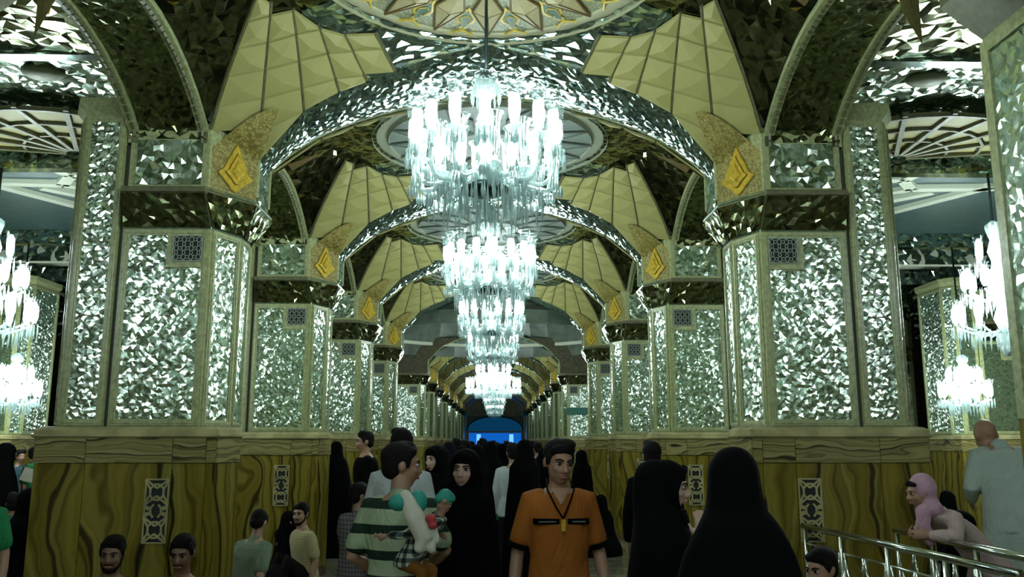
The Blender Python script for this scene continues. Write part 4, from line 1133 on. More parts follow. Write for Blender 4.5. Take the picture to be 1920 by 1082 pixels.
# ------------------------------------------------------------------ people: shapes
def ring_loft(rings):
    n = len(rings[0]); v = [tuple(p) for r in rings for p in r]; f = []
    for i in range(len(rings) - 1):
        for k in range(n):
            k2 = (k + 1) % n; f.append((i * n + k, i * n + k2, (i + 1) * n + k2, (i + 1) * n + k))
    f.append(tuple(range(n))[::-1]); f.append(tuple((len(rings) - 1) * n + k for k in range(n)))
    return v, f
def limb(pts, rad, n=10, flat=1.0, fdir=None):
    """tapered tube with round ends"""
    pts = [Vector(p) for p in pts]
    if not hasattr(rad, '__len__'): rad = [rad] * len(pts)
    d0 = (pts[1] - pts[0]).normalized(); d1 = (pts[-1] - pts[-2]).normalized()
    P = [(pts[0] - d0 * rad[0] * .9, rad[0] * .35), (pts[0] - d0 * rad[0] * .55, rad[0] * .8)] + list(zip(pts, rad)) + [(pts[-1] + d1 * rad[-1] * .55, rad[-1] * .8), (pts[-1] + d1 * rad[-1] * .9, rad[-1] * .35)]
    rings = []; prev = None
    for i, (p, r) in enumerate(P):
        d = (P[min(i + 1, len(P) - 1)][0] - P[max(i - 1, 0)][0]).normalized()
        if prev is None:
            u = Vector(fdir) if fdir is not None else d.cross(Vector((0.13, 0.21, 1)) if abs(d.z) < .9 else Vector((1, 0.1, 0)))
            u = (u - d * u.dot(d)).normalized()
        else: u = (prev - d * prev.dot(d)).normalized()
        prev = u; w = d.cross(u)
        rings.append([p + (u * math.cos(2 * PI * k / n) * flat + w * math.sin(2 * PI * k / n)) * r for k in range(n)])
    return ring_loft(rings)
def ell(c, r, rot=None, n=14, m=9):
    c = Vector(c); rings = []
    for i in range(m + 1):
        a = PI * (i + .25) / (m + .5) - PI / 2
        ring = [Vector((r[0] * math.cos(a) * math.cos(2 * PI * k / n), r[1] * math.cos(a) * math.sin(2 * PI * k / n), r[2] * math.sin(a))) for k in range(n)]
        rings.append([c + ((rot @ p) if rot else p) for p in ring])
    return ring_loft(rings)
def sections(secs, n=20, exp=2.3):
    """closed loft through horizontal oval sections (x, y, z, rx, ry)"""
    rings = []
    for x, y, z, rx, ry in secs:
        ring = []
        for k in range(n):
            a = 2 * PI * k / n; c, s = math.cos(a), math.sin(a)
            ring.append(Vector((x + rx * math.copysign(abs(c) ** (2 / exp), c), y + ry * math.copysign(abs(s) ** (2 / exp), s), z)))
        rings.append(ring)
    return ring_loft(rings)
def blob(name, parts, m, parent, voxel=.014, smooth=4, extra=None):
    """closed pieces fused into one continuous skin"""
    v, f = [], []
    for pv, pf in parts:
        o = len(v); v += pv; f += [[i + o for i in q] for q in pf]
    me = bpy.data.meshes.new(name); me.from_pydata([tuple(p) for p in v], [], f); me.materials.append(mat(m)); me.update()
    o = link(name, me, parent)
    r = o.modifiers.new('fuse', 'REMESH'); r.mode = 'VOXEL'; r.voxel_size = voxel; r.use_smooth_shade = True
    if smooth:
        s = o.modifiers.new('smooth', 'SMOOTH'); s.factor = .5; s.iterations = smooth
    return o
def xform(parts, M): return [([tuple(M @ Vector(p)) for p in v], f) for v, f in parts]

def hand_parts(w, d, nrm, s, curl=.6, side=1, spread=.5):
    """palm, four fingers and a thumb. w wrist, d direction of the fingers, nrm palm normal, s size"""
    w = Vector(w); d = Vector(d).normalized(); nrm = Vector(nrm); nrm = (nrm - d * nrm.dot(d)).normalized(); a = d.cross(nrm) * side
    out = [limb([w - d * .01 * s, w + d * .045 * s, w + d * .08 * s], [.026 * s, .036 * s, .034 * s], 10, .52, nrm)]
    for i, (off, L) in enumerate(((-.030, .068), (-.010, .078), (.010, .074), (.029, .058))):
        b = w + d * .08 * s + a * off * s
        d1 = (d + nrm * curl * .6 + a * off * spread * 4).normalized(); d2 = (d1 + nrm * curl * .9).normalized(); d3 = (d2 + nrm * curl * .9).normalized()
        p1 = b + d1 * L * .45 * s; p2 = p1 + d2 * L * .32 * s; p3 = p2 + d3 * L * .25 * s
        out.append(limb([b - d * .015 * s, b, p1, p2, p3], [.0095 * s, .0095 * s, .009 * s, .0085 * s, .0075 * s], 7))
    tb = w + d * .025 * s - a * .030 * s; t1 = (d * .75 - a * .7 + nrm * .25).normalized(); t2 = (d * .95 - a * .25 + nrm * .4).normalized()
    out.append(limb([tb, tb + t1 * .035 * s, tb + t1 * .035 * s + t2 * .032 * s], [.014 * s, .0115 * s, .009 * s], 7))
    return out
def head_parts(s):
    """head centred on the origin, facing -y"""
    return [ell((0, .014 * s, .028 * s), (.077 * s, .097 * s, .092 * s)), ell((0, -.022 * s, -.03 * s), (.063 * s, .072 * s, .085 * s)),
            ell((0, -.045 * s, -.085 * s), (.036 * s, .034 * s, .028 * s)), ell((0, -.075 * s, .030 * s), (.052 * s, .022 * s, .014 * s)),
            limb([(0, -.088 * s, .020 * s), (0, -.106 * s, -.012 * s), (0, -.112 * s, -.026 * s)], [.008 * s, .012 * s, .015 * s], 8),
            ell((.015 * s, -.098 * s, -.030 * s), (.010 * s, .012 * s, .009 * s)), ell((-.015 * s, -.098 * s, -.030 * s), (.010 * s, .012 * s, .009 * s)),
            ell((0, -.088 * s, -.060 * s), (.024 * s, .014 * s, .012 * s)),
            ell((.040 * s, -.066 * s, -.022 * s), (.020 * s, .020 * s, .018 * s)), ell((-.040 * s, -.066 * s, -.022 * s), (.020 * s, .020 * s, .018 * s)),
            ell((.079 * s, .012 * s, -.005 * s), (.010 * s, .022 * s, .032 * s)), ell((-.079 * s, .012 * s, -.005 * s), (.010 * s, .022 * s, .032 * s))]
def face_bits(t, M, s, brow='hair_black', lips='lips', moustache=False, beard=False, fine=True):
    for sg in (-1, 1):
        mb = MB(); mb.smooth = True; v, f = ell((.031 * s * sg, -.079 * s, .010 * s), (.0150 * s, .012 * s, .0085 * s), None, 12, 7); mb.add([M @ Vector(p) for p in v], f); e = mb.build('eye', 'eye_white', t)
        mb = MB(); mb.smooth = True; v, f = ell((.031 * s * sg, -.0885 * s, .009 * s), (.0088 * s, .0045 * s, .0086 * s), None, 10, 6); mb.add([M @ Vector(p) for p in v], f); mb.build('iris', 'iris', e)
        mb = MB(); mb.smooth = True; v, f = limb([(.012 * s * sg, -.094 * s, .027 * s), (.032 * s * sg, -.090 * s, .034 * s), (.052 * s * sg, -.074 * s, .028 * s)], [.0038 * s, .0044 * s, .0026 * s], 7); mb.add([M @ Vector(p) for p in v], f); mb.build('eyebrow', brow, t)
        mb = MB(); mb.smooth = True; v, f = limb([(.016 * s * sg, -.090 * s, .0175 * s), (.031 * s * sg, -.0925 * s, .0205 * s), (.046 * s * sg, -.084 * s, .0165 * s)], [.0022 * s, .003 * s, .0022 * s], 6); mb.add([M @ Vector(p) for p in v], f); mb.build('eyelid', brow, t)
    mb = MB(); mb.smooth = True
    for z, r in ((-.0555, .0055), (-.0645, .0062)):
        v, f = limb([(-.024 * s, -.093 * s, z * s), (0, -.102 * s, (z + .001) * s), (.024 * s, -.093 * s, z * s)], [.003 * s, r * s, .003 * s], 7); mb.add([M @ Vector(p) for p in v], f)
    mb.build('mouth', lips, t)
    if moustache or beard:
        mb = MB(); mb.smooth = True
        v, f = limb([(-.032 * s, -.088 * s, -.050 * s), (0, -.104 * s, -.044 * s), (.032 * s, -.088 * s, -.050 * s)], [.005 * s, .007 * s, .005 * s], 7); mb.add([M @ Vector(p) for p in v], f)
        if beard:
            for q in (ell((0, -.052 * s, -.096 * s), (.038 * s, .034 * s, .024 * s)), limb([(.066 * s, -.01 * s, -.01 * s), (.060 * s, -.025 * s, -.06 * s), (.03 * s, -.06 * s, -.095 * s)], [.006 * s, .011 * s, .016 * s], 8), limb([(-.066 * s, -.01 * s, -.01 * s), (-.060 * s, -.025 * s, -.06 * s), (-.03 * s, -.06 * s, -.095 * s)], [.006 * s, .011 * s, .016 * s], 8)):
                mb.add([M @ Vector(p) for p in q[0]], q[1])
        mb.build('beard' if beard else 'moustache', 'hair_black', t)
def hair_parts(s, bald=False):
    return [ell((0, .026 * s, .045 * s), (.085 * s, .100 * s, .088 * s)), ell((0, .055 * s, -.01 * s), (.076 * s, .062 * s, .07 * s)),
            limb([(-.052 * s, -.046 * s, .080 * s), (0.01 * s, -.062 * s, .090 * s), (.055 * s, -.044 * s, .078 * s)], [.020 * s, .026 * s, .020 * s], 9), ell((.03 * s, -.02 * s, .11 * s), (.05 * s, .06 * s, .03 * s)),
            ell((.074 * s, -.012 * s, .022 * s), (.012 * s, .022 * s, .04 * s)), ell((-.074 * s, -.012 * s, .022 * s), (.012 * s, .022 * s, .04 * s))]

def human(name, label, loc, rz=0, H=1.72, group=None, voxel=.014, skin='skin', shirt='dark_cloth', pants='dark_cloth', hair='hair_black',
          sit=False, lean=(0, 0), arms=None, legs=None, head=(0, 0, 0), face=True, sleeve='short', beard=False, moustache=False, hands=True,
          shirt_name='shirt', skirt=None, hand_cfg=None, build=1.0, lips='lips', shoes=True, hunch=None):
    """one clothed figure: body is a single skin, clothes and hair are its parts. Faces -y at rz = 0"""
    s = H / 1.72
    t = thing(name, label, 'person', loc, rz, group)
    hip = Vector((0, 0, (.15 if sit else .90) * s)); lx, ly = lean
    L = Vector((lx, ly, 0)); drop = -.5 * (L.length ** 2)
    def sp(h): q = h / .57; return hip + Vector((0, 0, h * s)) + Vector((lx * q, ly * q, drop * q * q)) * s
    neck = sp(.57); hc = neck + (Vector((lx * .12, ly * .12 - .025, .135)) * s)
    if hunch: hc = neck + Vector(hunch) * s
    M = Matrix.Translation(hc) @ Matrix.Rotation(math.radians(head[0]), 4, 'Z') @ Matrix.Rotation(math.radians(head[1]), 4, 'X') @ Matrix.Rotation(math.radians(head[2]), 4, 'Y')
    w = build
    tor = [(0.00, .165, .115), (.09, .160, .115), (.18, .148, .108), (.30, .165, .118), (.40, .182, .122), (.47, .178, .108), (.52, .135, .085), (.56, .07, .065)]
    def torso(inf, lo=0.0, hi=.56, w=w):
        out = []
        for h, rx, ry in tor:
            if h < lo - .001 or h > hi + .001: continue
            c = sp(h); out.append((c.x, c.y, c.z, rx * s * w + inf, ry * s * w + inf))
        return sections(out)
    sh = {sg: sp(.485) + Vector((sg * .160 * w, 0, 0)) * s for sg in (-1, 1)}
    arms = arms or {}
    A = {}
    for sg in (-1, 1):
        e, wr = arms.get(sg, ((sg * .215, .02, .22), (sg * .225, -.05, -.02)))
        A[sg] = (hip + Vector(e) * s, hip + Vector(wr) * s)
    hipj = {sg: hip + Vector((sg * .09, 0, -.02)) * s for sg in (-1, 1)}
    legs = legs or {}
    Lg = {}
    for sg in (-1, 1):
        if sit: k, a = legs.get(sg, ((sg * .14, -.28, .24), (sg * .11, -.36, -.09)))
        else: k, a = legs.get(sg, ((sg * .10, -.02, -.43), (sg * .11, .02, -.82)))
        Lg[sg] = (hip + Vector(k) * s, hip + Vector(a) * s)
    body = [torso(-.012)] + xform(head_parts(s), M)
    body.append(limb([neck - Vector((0, 0, .05)) * s, hc - Vector((0, -.01, .06)) * s], [.058 * s, .054 * s], 12))
    for sg in (-1, 1):
        e, wr = A[sg]
        body.append(limb([sh[sg], sh[sg].lerp(e, .5), e, e.lerp(wr, .4), wr], [.040 * s, .042 * s, .038 * s, .038 * s, .026 * s]))
        if hands:
            cfg = (hand_cfg or {}).get(sg)
            d = (wr - e).normalized()
            if cfg: body += hand_parts(wr, cfg[0], cfg[1], s, cfg[2], sg)
            else: body += hand_parts(wr, d, (-sg, -.25, 0), s, .45, sg)
        k, a = Lg[sg]
        body.append(limb([hipj[sg], k, k.lerp(a, .4), a], [.072 * s, .050 * s, .048 * s, .034 * s]))
        fd = Vector((0, -.14, -.03)) if not sit else (a - k).normalized() * .1 + Vector((0, -.08, -.01))
        body.append(limb([a, a + fd * s], [.036 * s, .03 * s]))
    blob('body', body, skin, t, voxel, 3)
    if hair: blob('hair', xform(hair_parts(s), M), hair, t, max(.008, voxel * .8), 2)
    if face: face_bits(t, M, s, 'hair_black' if hair else 'skin_dark', lips, moustache, beard)
    if shirt:
        g = .017
        parts = [torso(g, lo=0.0 if not sit else 0.0, hi=.52)]
        c = sp(-.0); parts.append(sections([(c.x, c.y, c.z - .06 * s, .168 * s * w + g, .125 * s * w + g), (c.x, c.y, c.z, .168 * s * w + g, .122 * s * w + g), (sp(.1).x, sp(.1).y, sp(.1).z, .158 * s * w + g, .115 * s * w + g)]))
        parts.append(limb([sp(.50), sp(.545)], [.085 * s, .066 * s], 14))
        for sg in (-1, 1):
            e, wr = A[sg]
            pts = [sh[sg] + Vector((-sg * .05, 0, .005)), sh[sg], sh[sg].lerp(e, .35), sh[sg].lerp(e, .75)]; rr = [.062 * s, .066 * s, .064 * s, .066 * s]
            if sleeve == 'long': pts = [sh[sg] + Vector((-sg * .05, 0, .005)), sh[sg], sh[sg].lerp(e, .5), e, e.lerp(wr, .5), e.lerp(wr, .9)]; rr = [.062 * s, .065 * s, .062 * s, .055 * s, .052 * s, .042 * s]
            parts.append(limb(pts, rr))
        if skirt:       # long tunic or robe
            z0, rx, ry = skirt
            parts.append(sections([(0, .01, z0, rx, ry), (0, 0, lerp(z0, hip.z, .5), rx * .92, ry * .92), (0, 0, hip.z, .19 * s, .15 * s), (sp(.15).x, sp(.15).y, sp(.15).z, .165 * s, .13 * s)]))
        blob(shirt_name, parts, shirt, t, max(voxel, .010), 4)
    if pants:
        parts = [sections([(hip.x, hip.y, hip.z - .10 * s, .150 * s * w, .115 * s * w), (hip.x, hip.y, hip.z, .168 * s * w, .122 * s * w), (sp(.08).x, sp(.08).y, sp(.08).z, .162 * s * w, .118 * s * w)])]
        for sg in (-1, 1):
            k, a = Lg[sg]
            parts.append(limb([hipj[sg], hipj[sg].lerp(k, .5), k, k.lerp(a, .45), k.lerp(a, .95)], [.092 * s, .084 * s, .068 * s, .064 * s, .056 * s]))
        blob('trousers', parts, pants, t, max(voxel, .014), 4)
    if shoes:
        for sg in (-1, 1):
            k, a = Lg[sg]; fd = Vector((0, -.15, -.035)) if not sit else (a - k).normalized() * .1 + Vector((0, -.08, -.01))
            blob('shoe', [limb([a + Vector((0, .03, -.02)) * s, a + fd * s], [.046 * s, .040 * s], 10)], 'dark_cloth', t, .016, 2)
    t['_m'] = 0; del t['_m']
    return t

def cloak_mesh(secs, n=44, folds=7, amp=.02, seed=1, dz=None):
    rg = random.Random(seed); ph = [rg.uniform(0, 6.28) for _ in range(4)]
    # smooth the sections
    Z = [q[2] for q in secs]; out = []
    K = 34
    for i in range(K + 1):
        t_ = i / K * (len(secs) - 1); a = int(min(t_, len(secs) - 2)); f = t_ - a
        g = lambda k: secs[max(0, min(len(secs) - 1, k))]
        p0, p1, p2, p3 = g(a - 1), g(a), g(a + 1), g(a + 2)
        out.append([.5 * (2 * p1[c] + (p2[c] - p0[c]) * f + (2 * p0[c] - 5 * p1[c] + 4 * p2[c] - p3[c]) * f * f + (3 * p1[c] - p0[c] - 3 * p2[c] + p3[c]) * f ** 3) for c in range(5)])
    rings = []
    zt = out[-1][2]; zb = out[0][2]
    for x, y, z, rx, ry in out:
        q = 1 - (z - zb) / (zt - zb); am = amp * q ** .8
        ring = []
        for k in range(n):
            a = 2 * PI * k / n
            r = 1 + am / max(.08, rx) * (math.sin(folds * a + ph[0] + 1.2 * q) * .6 + math.sin((folds * 2 + 1) * a + ph[1] - 2 * q) * .35 + math.sin(3 * a + ph[2]) * .5)
            ring.append(Vector((x + max(.004, rx) * r * math.cos(a), y + max(.004, ry) * r * math.sin(a), z)))
        rings.append(ring)
    v, f = ring_loft(rings)
    mb = MB(); mb.smooth = True; mb.add(v, f); return mb
def chador(name, label, loc, rz=0, H=1.6, group=None, sit=False, cloth='black_cloth', face=True, skin='skin_pale', head=(0, 0, 0), width=1.0, lean=(0, 0), seed=1, hand=None, voxel=.014, fine=False, hood=None):
    """woman wrapped in a full-length veil: head and body one skin, the veil a part of its own"""
    s = 1.6 / 1.72 if not sit else H / 0.86 * (1.6 / 1.72) * .93
    if not sit: s = H / 1.72
    t = thing(name, label, 'person', loc, rz, group)
    top = H; hc = Vector((lean[0], lean[1] - .02 * s, top - .118 * s))
    M = Matrix.Translation(hc) @ Matrix.Rotation(math.radians(head[0]), 4, 'Z') @ Matrix.Rotation(math.radians(head[1]), 4, 'X') @ Matrix.Rotation(math.radians(head[2]), 4, 'Y')
    zb = 0.02
    body = xform(head_parts(s), M) + [limb([hc + Vector((0, .02, -.05 * s)), (lean[0] * .8, lean[1] * .8 + .02, top - .34 * s)], [.05 * s, .055 * s], 12),
            sections([(0, 0, zb + .05, .12 * s, .10 * s), (lean[0] * .3, lean[1] * .3, lerp(zb, top, .45), .13 * s, .10 * s), (lean[0] * .7, lean[1] * .7 + .02, top - .45 * s, .15 * s, .095 * s), (lean[0] * .8, lean[1] * .8 + .02, top - .30 * s, .11 * s, .07 * s)])]
    if hand:
        e, wr, d, nrm, cl = hand
        body += [limb([Vector((lean[0] + (.09 if e[0] > 0 else -.09) * s, 0, top - .36 * s)), Vector(e), Vector(wr)], [.045 * s, .036 * s, .025 * s])] + hand_parts(Vector(wr), d, nrm, s, cl, 1 if e[0] > 0 else -1)
    blob('body', body, skin, t, voxel, 3)
    if face: face_bits(t, M, s, 'hair_black', 'lips_pale')
    lx, ly = lean
    B = .04 * s if face else .0
    hw = width
    hd = hc + Vector((0, B + .012, .0))
    if not sit:
        secs = [(0, 0, .01, .31 * s * hw, .27 * s * hw), (0, 0, .22 * top, .295 * s * hw, .25 * s * hw), (lx * .4, ly * .4, .45 * top, .275 * s * hw, .225 * s * hw), (lx * .6, ly * .6, .62 * top, .25 * s * hw, .20 * s * hw), (lx * .8, ly * .8 + .01, .745 * top, .215 * s * hw, .165 * s), (lx * .9, ly * .9 + .02, top - .30 * s, .165 * s, .135 * s), (hd.x, hd.y + .005, top - .225 * s, .118 * s, .118 * s), (hd.x, hd.y, top - .13 * s, .102 * s, .122 * s), (hd.x, hd.y, top - .06 * s, .094 * s, .114 * s), (hd.x, hd.y + .006, top - .012 * s, .066 * s, .082 * s), (hd.x, hd.y + .010, top + .010 * s, .034 * s, .042 * s), (hd.x, hd.y + .012, top + .016 * s, .006, .008)]
    else:
        secs = [(0, -.12, .01, .42 * s * hw, .46 * s), (0, -.11, .12, .40 * s * hw, .43 * s), (lx * .3, ly * .3 - .04, .26 * s, .30 * s * hw, .30 * s), (lx * .6, ly * .6, .42 * s, .24 * s * hw, .20 * s), (lx * .8, ly * .8 + .01, top - .40 * s, .215 * s * hw, .165 * s), (lx * .9, ly * .9 + .02, top - .30 * s, .165 * s, .135 * s), (hd.x, hd.y + .005, top - .225 * s, .118 * s, .118 * s), (hd.x, hd.y, top - .13 * s, .102 * s, .122 * s), (hd.x, hd.y, top - .06 * s, .094 * s, .114 * s), (hd.x, hd.y + .006, top - .012 * s, .066 * s, .082 * s), (hd.x, hd.y + .010, top + .010 * s, .034 * s, .042 * s), (hd.x, hd.y + .012, top + .016 * s, .006, .008)]
    secs = [(x * 1.0, y * 1.0, z, rx, ry) for x, y, z, rx, ry in secs]
    cm_ = cloak_mesh(secs, folds=7, amp=.022, seed=seed)
    if face:            # the veil's edge framing the face
        loop = [(0, -.066, .098), (.040, -.060, .080), (.064, -.044, .040), (.068, -.036, -.010), (.060, -.044, -.055), (.036, -.058, -.098), (0, -.066, -.118)]
        loop = loop + [(-x, y, z) for x, y, z in loop[-2:0:-1]]
        v, f = limb([M @ (Vector(q) * s) for q in loop + loop[:2]], [.024 * s] * (len(loop) + 2), 9); cm_.add(v, f)
        v, f = ell((0, .010 * s, .058 * s), (.092 * s, .099 * s, .076 * s)); cm_.add([M @ Vector(q) for q in v], f)
        v, f = ell((0, .030 * s, -.03 * s), (.090 * s, .075 * s, .11 * s)); cm_.add([M @ Vector(q) for q in v], f)
        v, f = sections([(hc.x, hc.y + .02, hc.z - .26 * s, .15 * s, .12 * s), (hc.x, hc.y - .005, hc.z - .17 * s, .10 * s, .10 * s), (hc.x, hc.y - .01, hc.z - .115 * s, .07 * s, .08 * s)]); cm_.add(v, f)
    cm_.build('chador', cloth, t)
    return t
def X_at(px, Y): return CAM_X + (px - 931) / 1600.0 * Y * 1.0

# ------------------------------------------------------------------ railings
def make_railing(name, label, p0, p1, z=.97, loc=(0, 0, 0), panels=4, group=None):
    """steel barrier: top and bottom tube, posts and crossed curved balusters"""
    t = thing(name, label, 'railing', loc, 0, group)
    a = Vector((p0[0], p0[1], 0)); b = Vector((p1[0], p1[1], 0)); U = (b - a).normalized()
    def P(q, h): return a.lerp(b, q) + Vector((0, 0, h))
    m = MB(); m.smooth = True; m.tube([P(0, z), P(1, z)], .024, 12); m.build('top_rail', 'steel', t)
    m = MB(); m.smooth = True; m.tube([P(0, .16), P(1, .16)], .016, 10); m.build('bottom_rail', 'steel', t)
    m = MB(); m.smooth = True; m.tube([P(0, z - .13), P(1, z - .13)], .009, 8); m.build('middle_rail', 'steel', t)
    for k in range(panels + 1):
        m = MB(); m.smooth = True; q = min(max(k / panels, .012), .988)
        m.tube([P(q, .0), P(q, z)], .019, 10); m.lathe([(.05, 0), (.05, .012), (.025, .03)], 14, tuple(P(q, 0))); m.build('post', 'steel', t)
    for k in range(panels):
        q0 = k / panels; q1 = (k + 1) / panels
        for j in range(2):
            qa = lerp(q0, q1, .06 + .46 * j); qb = lerp(q0, q1, .48 + .46 * j); qm = (qa + qb) / 2
            for s0, s1 in ((qa, qb), (qb, qa)):
                m = MB(); m.smooth = True
                m.tube([P(s0, .16), P(lerp(s0, qm, .25), .30), P(lerp(s0, qm, .85), .46), P(lerp(s1, qm, .7), .62), P(lerp(s1, qm, .15), .74), P(s1, z - .13)], .010, 7); m.build('baluster', 'steel', t)
    return t
r0 = atY(1510, 987, 6.9); r1 = atY(1920, 1076, 4.42)
make_railing('railing', 'long steel railing running from the nearest right pier towards the lower right corner', (r0.x, 6.95), (r1.x - .02, 4.42), r0.z)
make_railing('railing', 'shorter steel railing parallel behind, in front of the girl in pink', (3.09, 6.6), (3.12, 4.45), r0.z + .0)
make_railing('railing', 'small far steel railing on the right of the crossing', (2.55, 21.0), (2.55, 26.9), .97, panels=5)

# ------------------------------------------------------------------ people
def at_head(px, py, Y): p = atY(px, py, Y); return (p.x, Y, 0), p.z
# man in the orange shirt, walking towards the camera
(l, h) = at_head(1046, 828, 4.75)
man = human('person', 'man in an orange short-sleeved shirt walking towards the camera', l, math.radians(4), h + .015, voxel=.0085, skin='skin', shirt='orange_cloth', pants='dark_cloth',
      head=(14, 10, 3), sleeve='short', build=.96, hunch=(0, -.03, .118), arms={-1: ((-.228, .03, .20), (-.262, -.06, -.05)), 1: ((.228, .02, .20), (.258, -.10, -.04))},
      legs={-1: ((-.10, -.10, -.43), (-.11, .02, -.82)), 1: ((.10, .02, -.43), (.11, .12, -.80))})
s = (h + .015) / 1.72; fy = -.126 * s
for x0, x1 in ((-.150, -.012), (.030, .145)):
    m = MB(); m.bevbox(x0, x1, fy - .008, fy + .05, 1.262 * s, 1.292 * s, .003); o = m.build('chest_band', 'black_cloth', man)
    m = MB(); m.box(x0 + .025, x1 - .02, fy - .010, fy, 1.273 * s, 1.280 * s); m.build('band_stripe', 'grey_cloth', o)
m = MB(); m.smooth = True
for sg in (-1, 1): m.tube([(sg * .062, .02, 1.50 * s), (sg * .072, -.092, 1.445 * s), (sg * .052, -.118, 1.40 * s), (sg * .030, -.134, 1.35 * s), (.004, -.142, 1.295 * s)], .0045, 6)
m.build('neck_cord', 'black_cloth', man)
m = MB(); m.bevbox(-.006, .016, -.152, -.136, 1.225 * s, 1.29 * s, .003); m.build('pendant', 'gold', man)
m = MB(); m.smooth = True
nk = [(0.045, -.074, 1.452), (.038, -.094, 1.425), (.022, -.112, 1.395), (.004, -.122, 1.368)]
for x, y, z in nk: m.v += [(-x, y * 1.0, z * s), (0, y - .012, z * s), (x, y, z * s)]
for i in range(3):
    for j in range(2): m.face([i * 3 + j, i * 3 + 3 + j, i * 3 + 4 + j, i * 3 + 1 + j])
m.build('open_neckline', 'skin', man)
for sg in (-1, 1):
    shp = Vector((sg * .160 * .96 * s, 0, 1.385 * s)); e = Vector((sg * .228 * s, (.03 if sg < 0 else .02) * s, 1.10 * s)); c = shp.lerp(e, .86); d = (e - shp).normalized()
    m = MB(); m.smooth = True; m.tube([c - d * .014, c + d * .014], .066 * s, 16); m.build('sleeve_cuff', 'black_cloth', man)

# woman in black looking at the camera
(l, h) = at_head(872, 846, 5.2)
chador('person', 'woman in a black chador looking at the camera, beside the man in orange', l, math.radians(-8), h, seed=3, head=(-4, 2, 3), voxel=.009, width=.86)
# striped man carrying a child
(l, h) = at_head(752, 834, 4.6)
l = (l[0], l[1], 0)
human('person', 'young man in a green and white striped shirt seen from behind, carrying a child', l, math.radians(172), h, voxel=.011, skin='skin', shirt='striped_cloth', pants='dark_cloth',
      head=(-62, 4, 0), sleeve='short', build=.98, arms={-1: ((-.24, -.10, .24), (-.10, -.22, .14)), 1: ((.25, .04, .22), (.16, -.14, .12))})
# the child slung on his near hip
cp = atY(770, 985, 4.38)
ch = human('person', 'small child in a plaid shirt and brown trousers carried at the striped man\'s hip', (cp.x, 4.30, cp.z - .22), math.radians(75), .74, voxel=.008, skin='skin', shirt='plaid_cloth', pants='brown_cloth', hair='toy_teal',
      sit=True, lean=(.02, -.34), head=(30, 50, 0), sleeve='long', face=True, legs={-1: ((-.16, -.24, -.10), (-.18, -.22, -.44)), 1: ((.16, -.24, -.12), (.20, -.20, -.46))}, arms={-1: ((-.28, -.06, .30), (-.36, .12, .30)), 1: ((.26, -.14, .30), (.2, -.30, .26))})
ty = thing('soft_toy', 'white, teal and red soft toy bundle held against the striped shirt', 'soft toy', tuple(atY(788, 984, 4.06)), math.radians(10))
blob('toy_body', [limb([(-.07, 0, .13), (-.03, -.01, .04), (.02, 0, -.06), (.0, 0, -.10)], [.030, .048, .044, .03]), limb([(.02, 0, -.06), (.055, .0, -.11)], [.028, .022]), limb([(.06, .0, -.02), (.075, .0, -.07)], [.02, .02])], 'toy_white', ty, .008, 3)
blob('toy_hat', [ell((-.10, .01, .10), (.05, .045, .04)), ell((-.01, .03, .10), (.045, .045, .055))], 'toy_teal', ty, .008, 2)
blob('toy_nose', [ell((.045, -.03, .03), (.026, .026, .022)), ell((.055, -.035, .0), (.022, .022, .02))], 'toy_red', ty, .007, 2)
# man in grey-white shirt behind them
(l, h) = at_head(753, 807, 6.3)
human('person', 'man in a pale grey shirt seen from behind, ahead of the striped man', l, math.radians(180), h, skin='skin', shirt='white_cloth', head=(10, 4, 0), face=False, build=1.02)
# man in black in profile by the third left pier
(l, h) = at_head(688, 811, 11.0)
human('person', 'man in black standing in profile before the third left pier', l, math.radians(-75), h, shirt='black_cloth', sleeve='long', head=(0, 4, 0), build=1.15)
# narrow veiled woman at the second left pier's corner
(l, h) = at_head(631, 829, 13.0)
chador('person', 'veiled woman half hidden by the edge of the second left pier', l, math.radians(200), h, face=False, seed=5, width=.95)
# child in checked shirt
(l, h) = at_head(672, 908, 6.6)
human('person', 'child in a checked shirt standing behind the striped man, back turned', l, math.radians(150), h, shirt='checked_cloth', head=(-20, 8, 0), face=False, arms={-1: ((-.22, .02, .25), (-.26, -.02, .05)), 1: ((.24, -.08, .30), (.22, -.22, .42))})
# seated men at the left
(l, h) = at_head(466, 965, 8.75)
human('person', 'man in a grey-green shirt sitting on the floor, back to the camera', l, math.radians(150), 1.72, sit=True, shirt='green_cloth', lean=(.05, -.16), head=(20, 25, 0), face=False, build=1.05)
(l, h) = at_head(578, 964, 9.9)
human('person', 'bearded man in a tan checked shirt sitting on the floor and looking round', l, math.radians(-55), 1.72, sit=True, shirt='tan_check', lean=(0, -.06), head=(40, 4, 0), beard=True)
(l, h) = at_head(540, 972, 10.6)
chador('person', 'black-veiled figure sitting behind the bearded man', l, math.radians(30), .82, sit=True, face=False, seed=8, width=.7)
(l, h) = at_head(213, 1016, 6.35)
human('person', 'bearded man in dark clothes sitting against the nearest left pier', (l[0], 6.35, 0), math.radians(20), 1.74, sit=True, shirt='black_cloth', sleeve='long', beard=True, skin='skin_dark', head=(-12, 8, 0))
(l, h) = at_head(345, 1014, 6.35)
o = human('person', 'man with a red collar sitting against the nearest left pier', (l[0], 6.35, 0), math.radians(5), 1.75, sit=True, shirt='red_cloth', sleeve='long', skin='skin_dark', moustache=True, head=(-4, 14, 0))
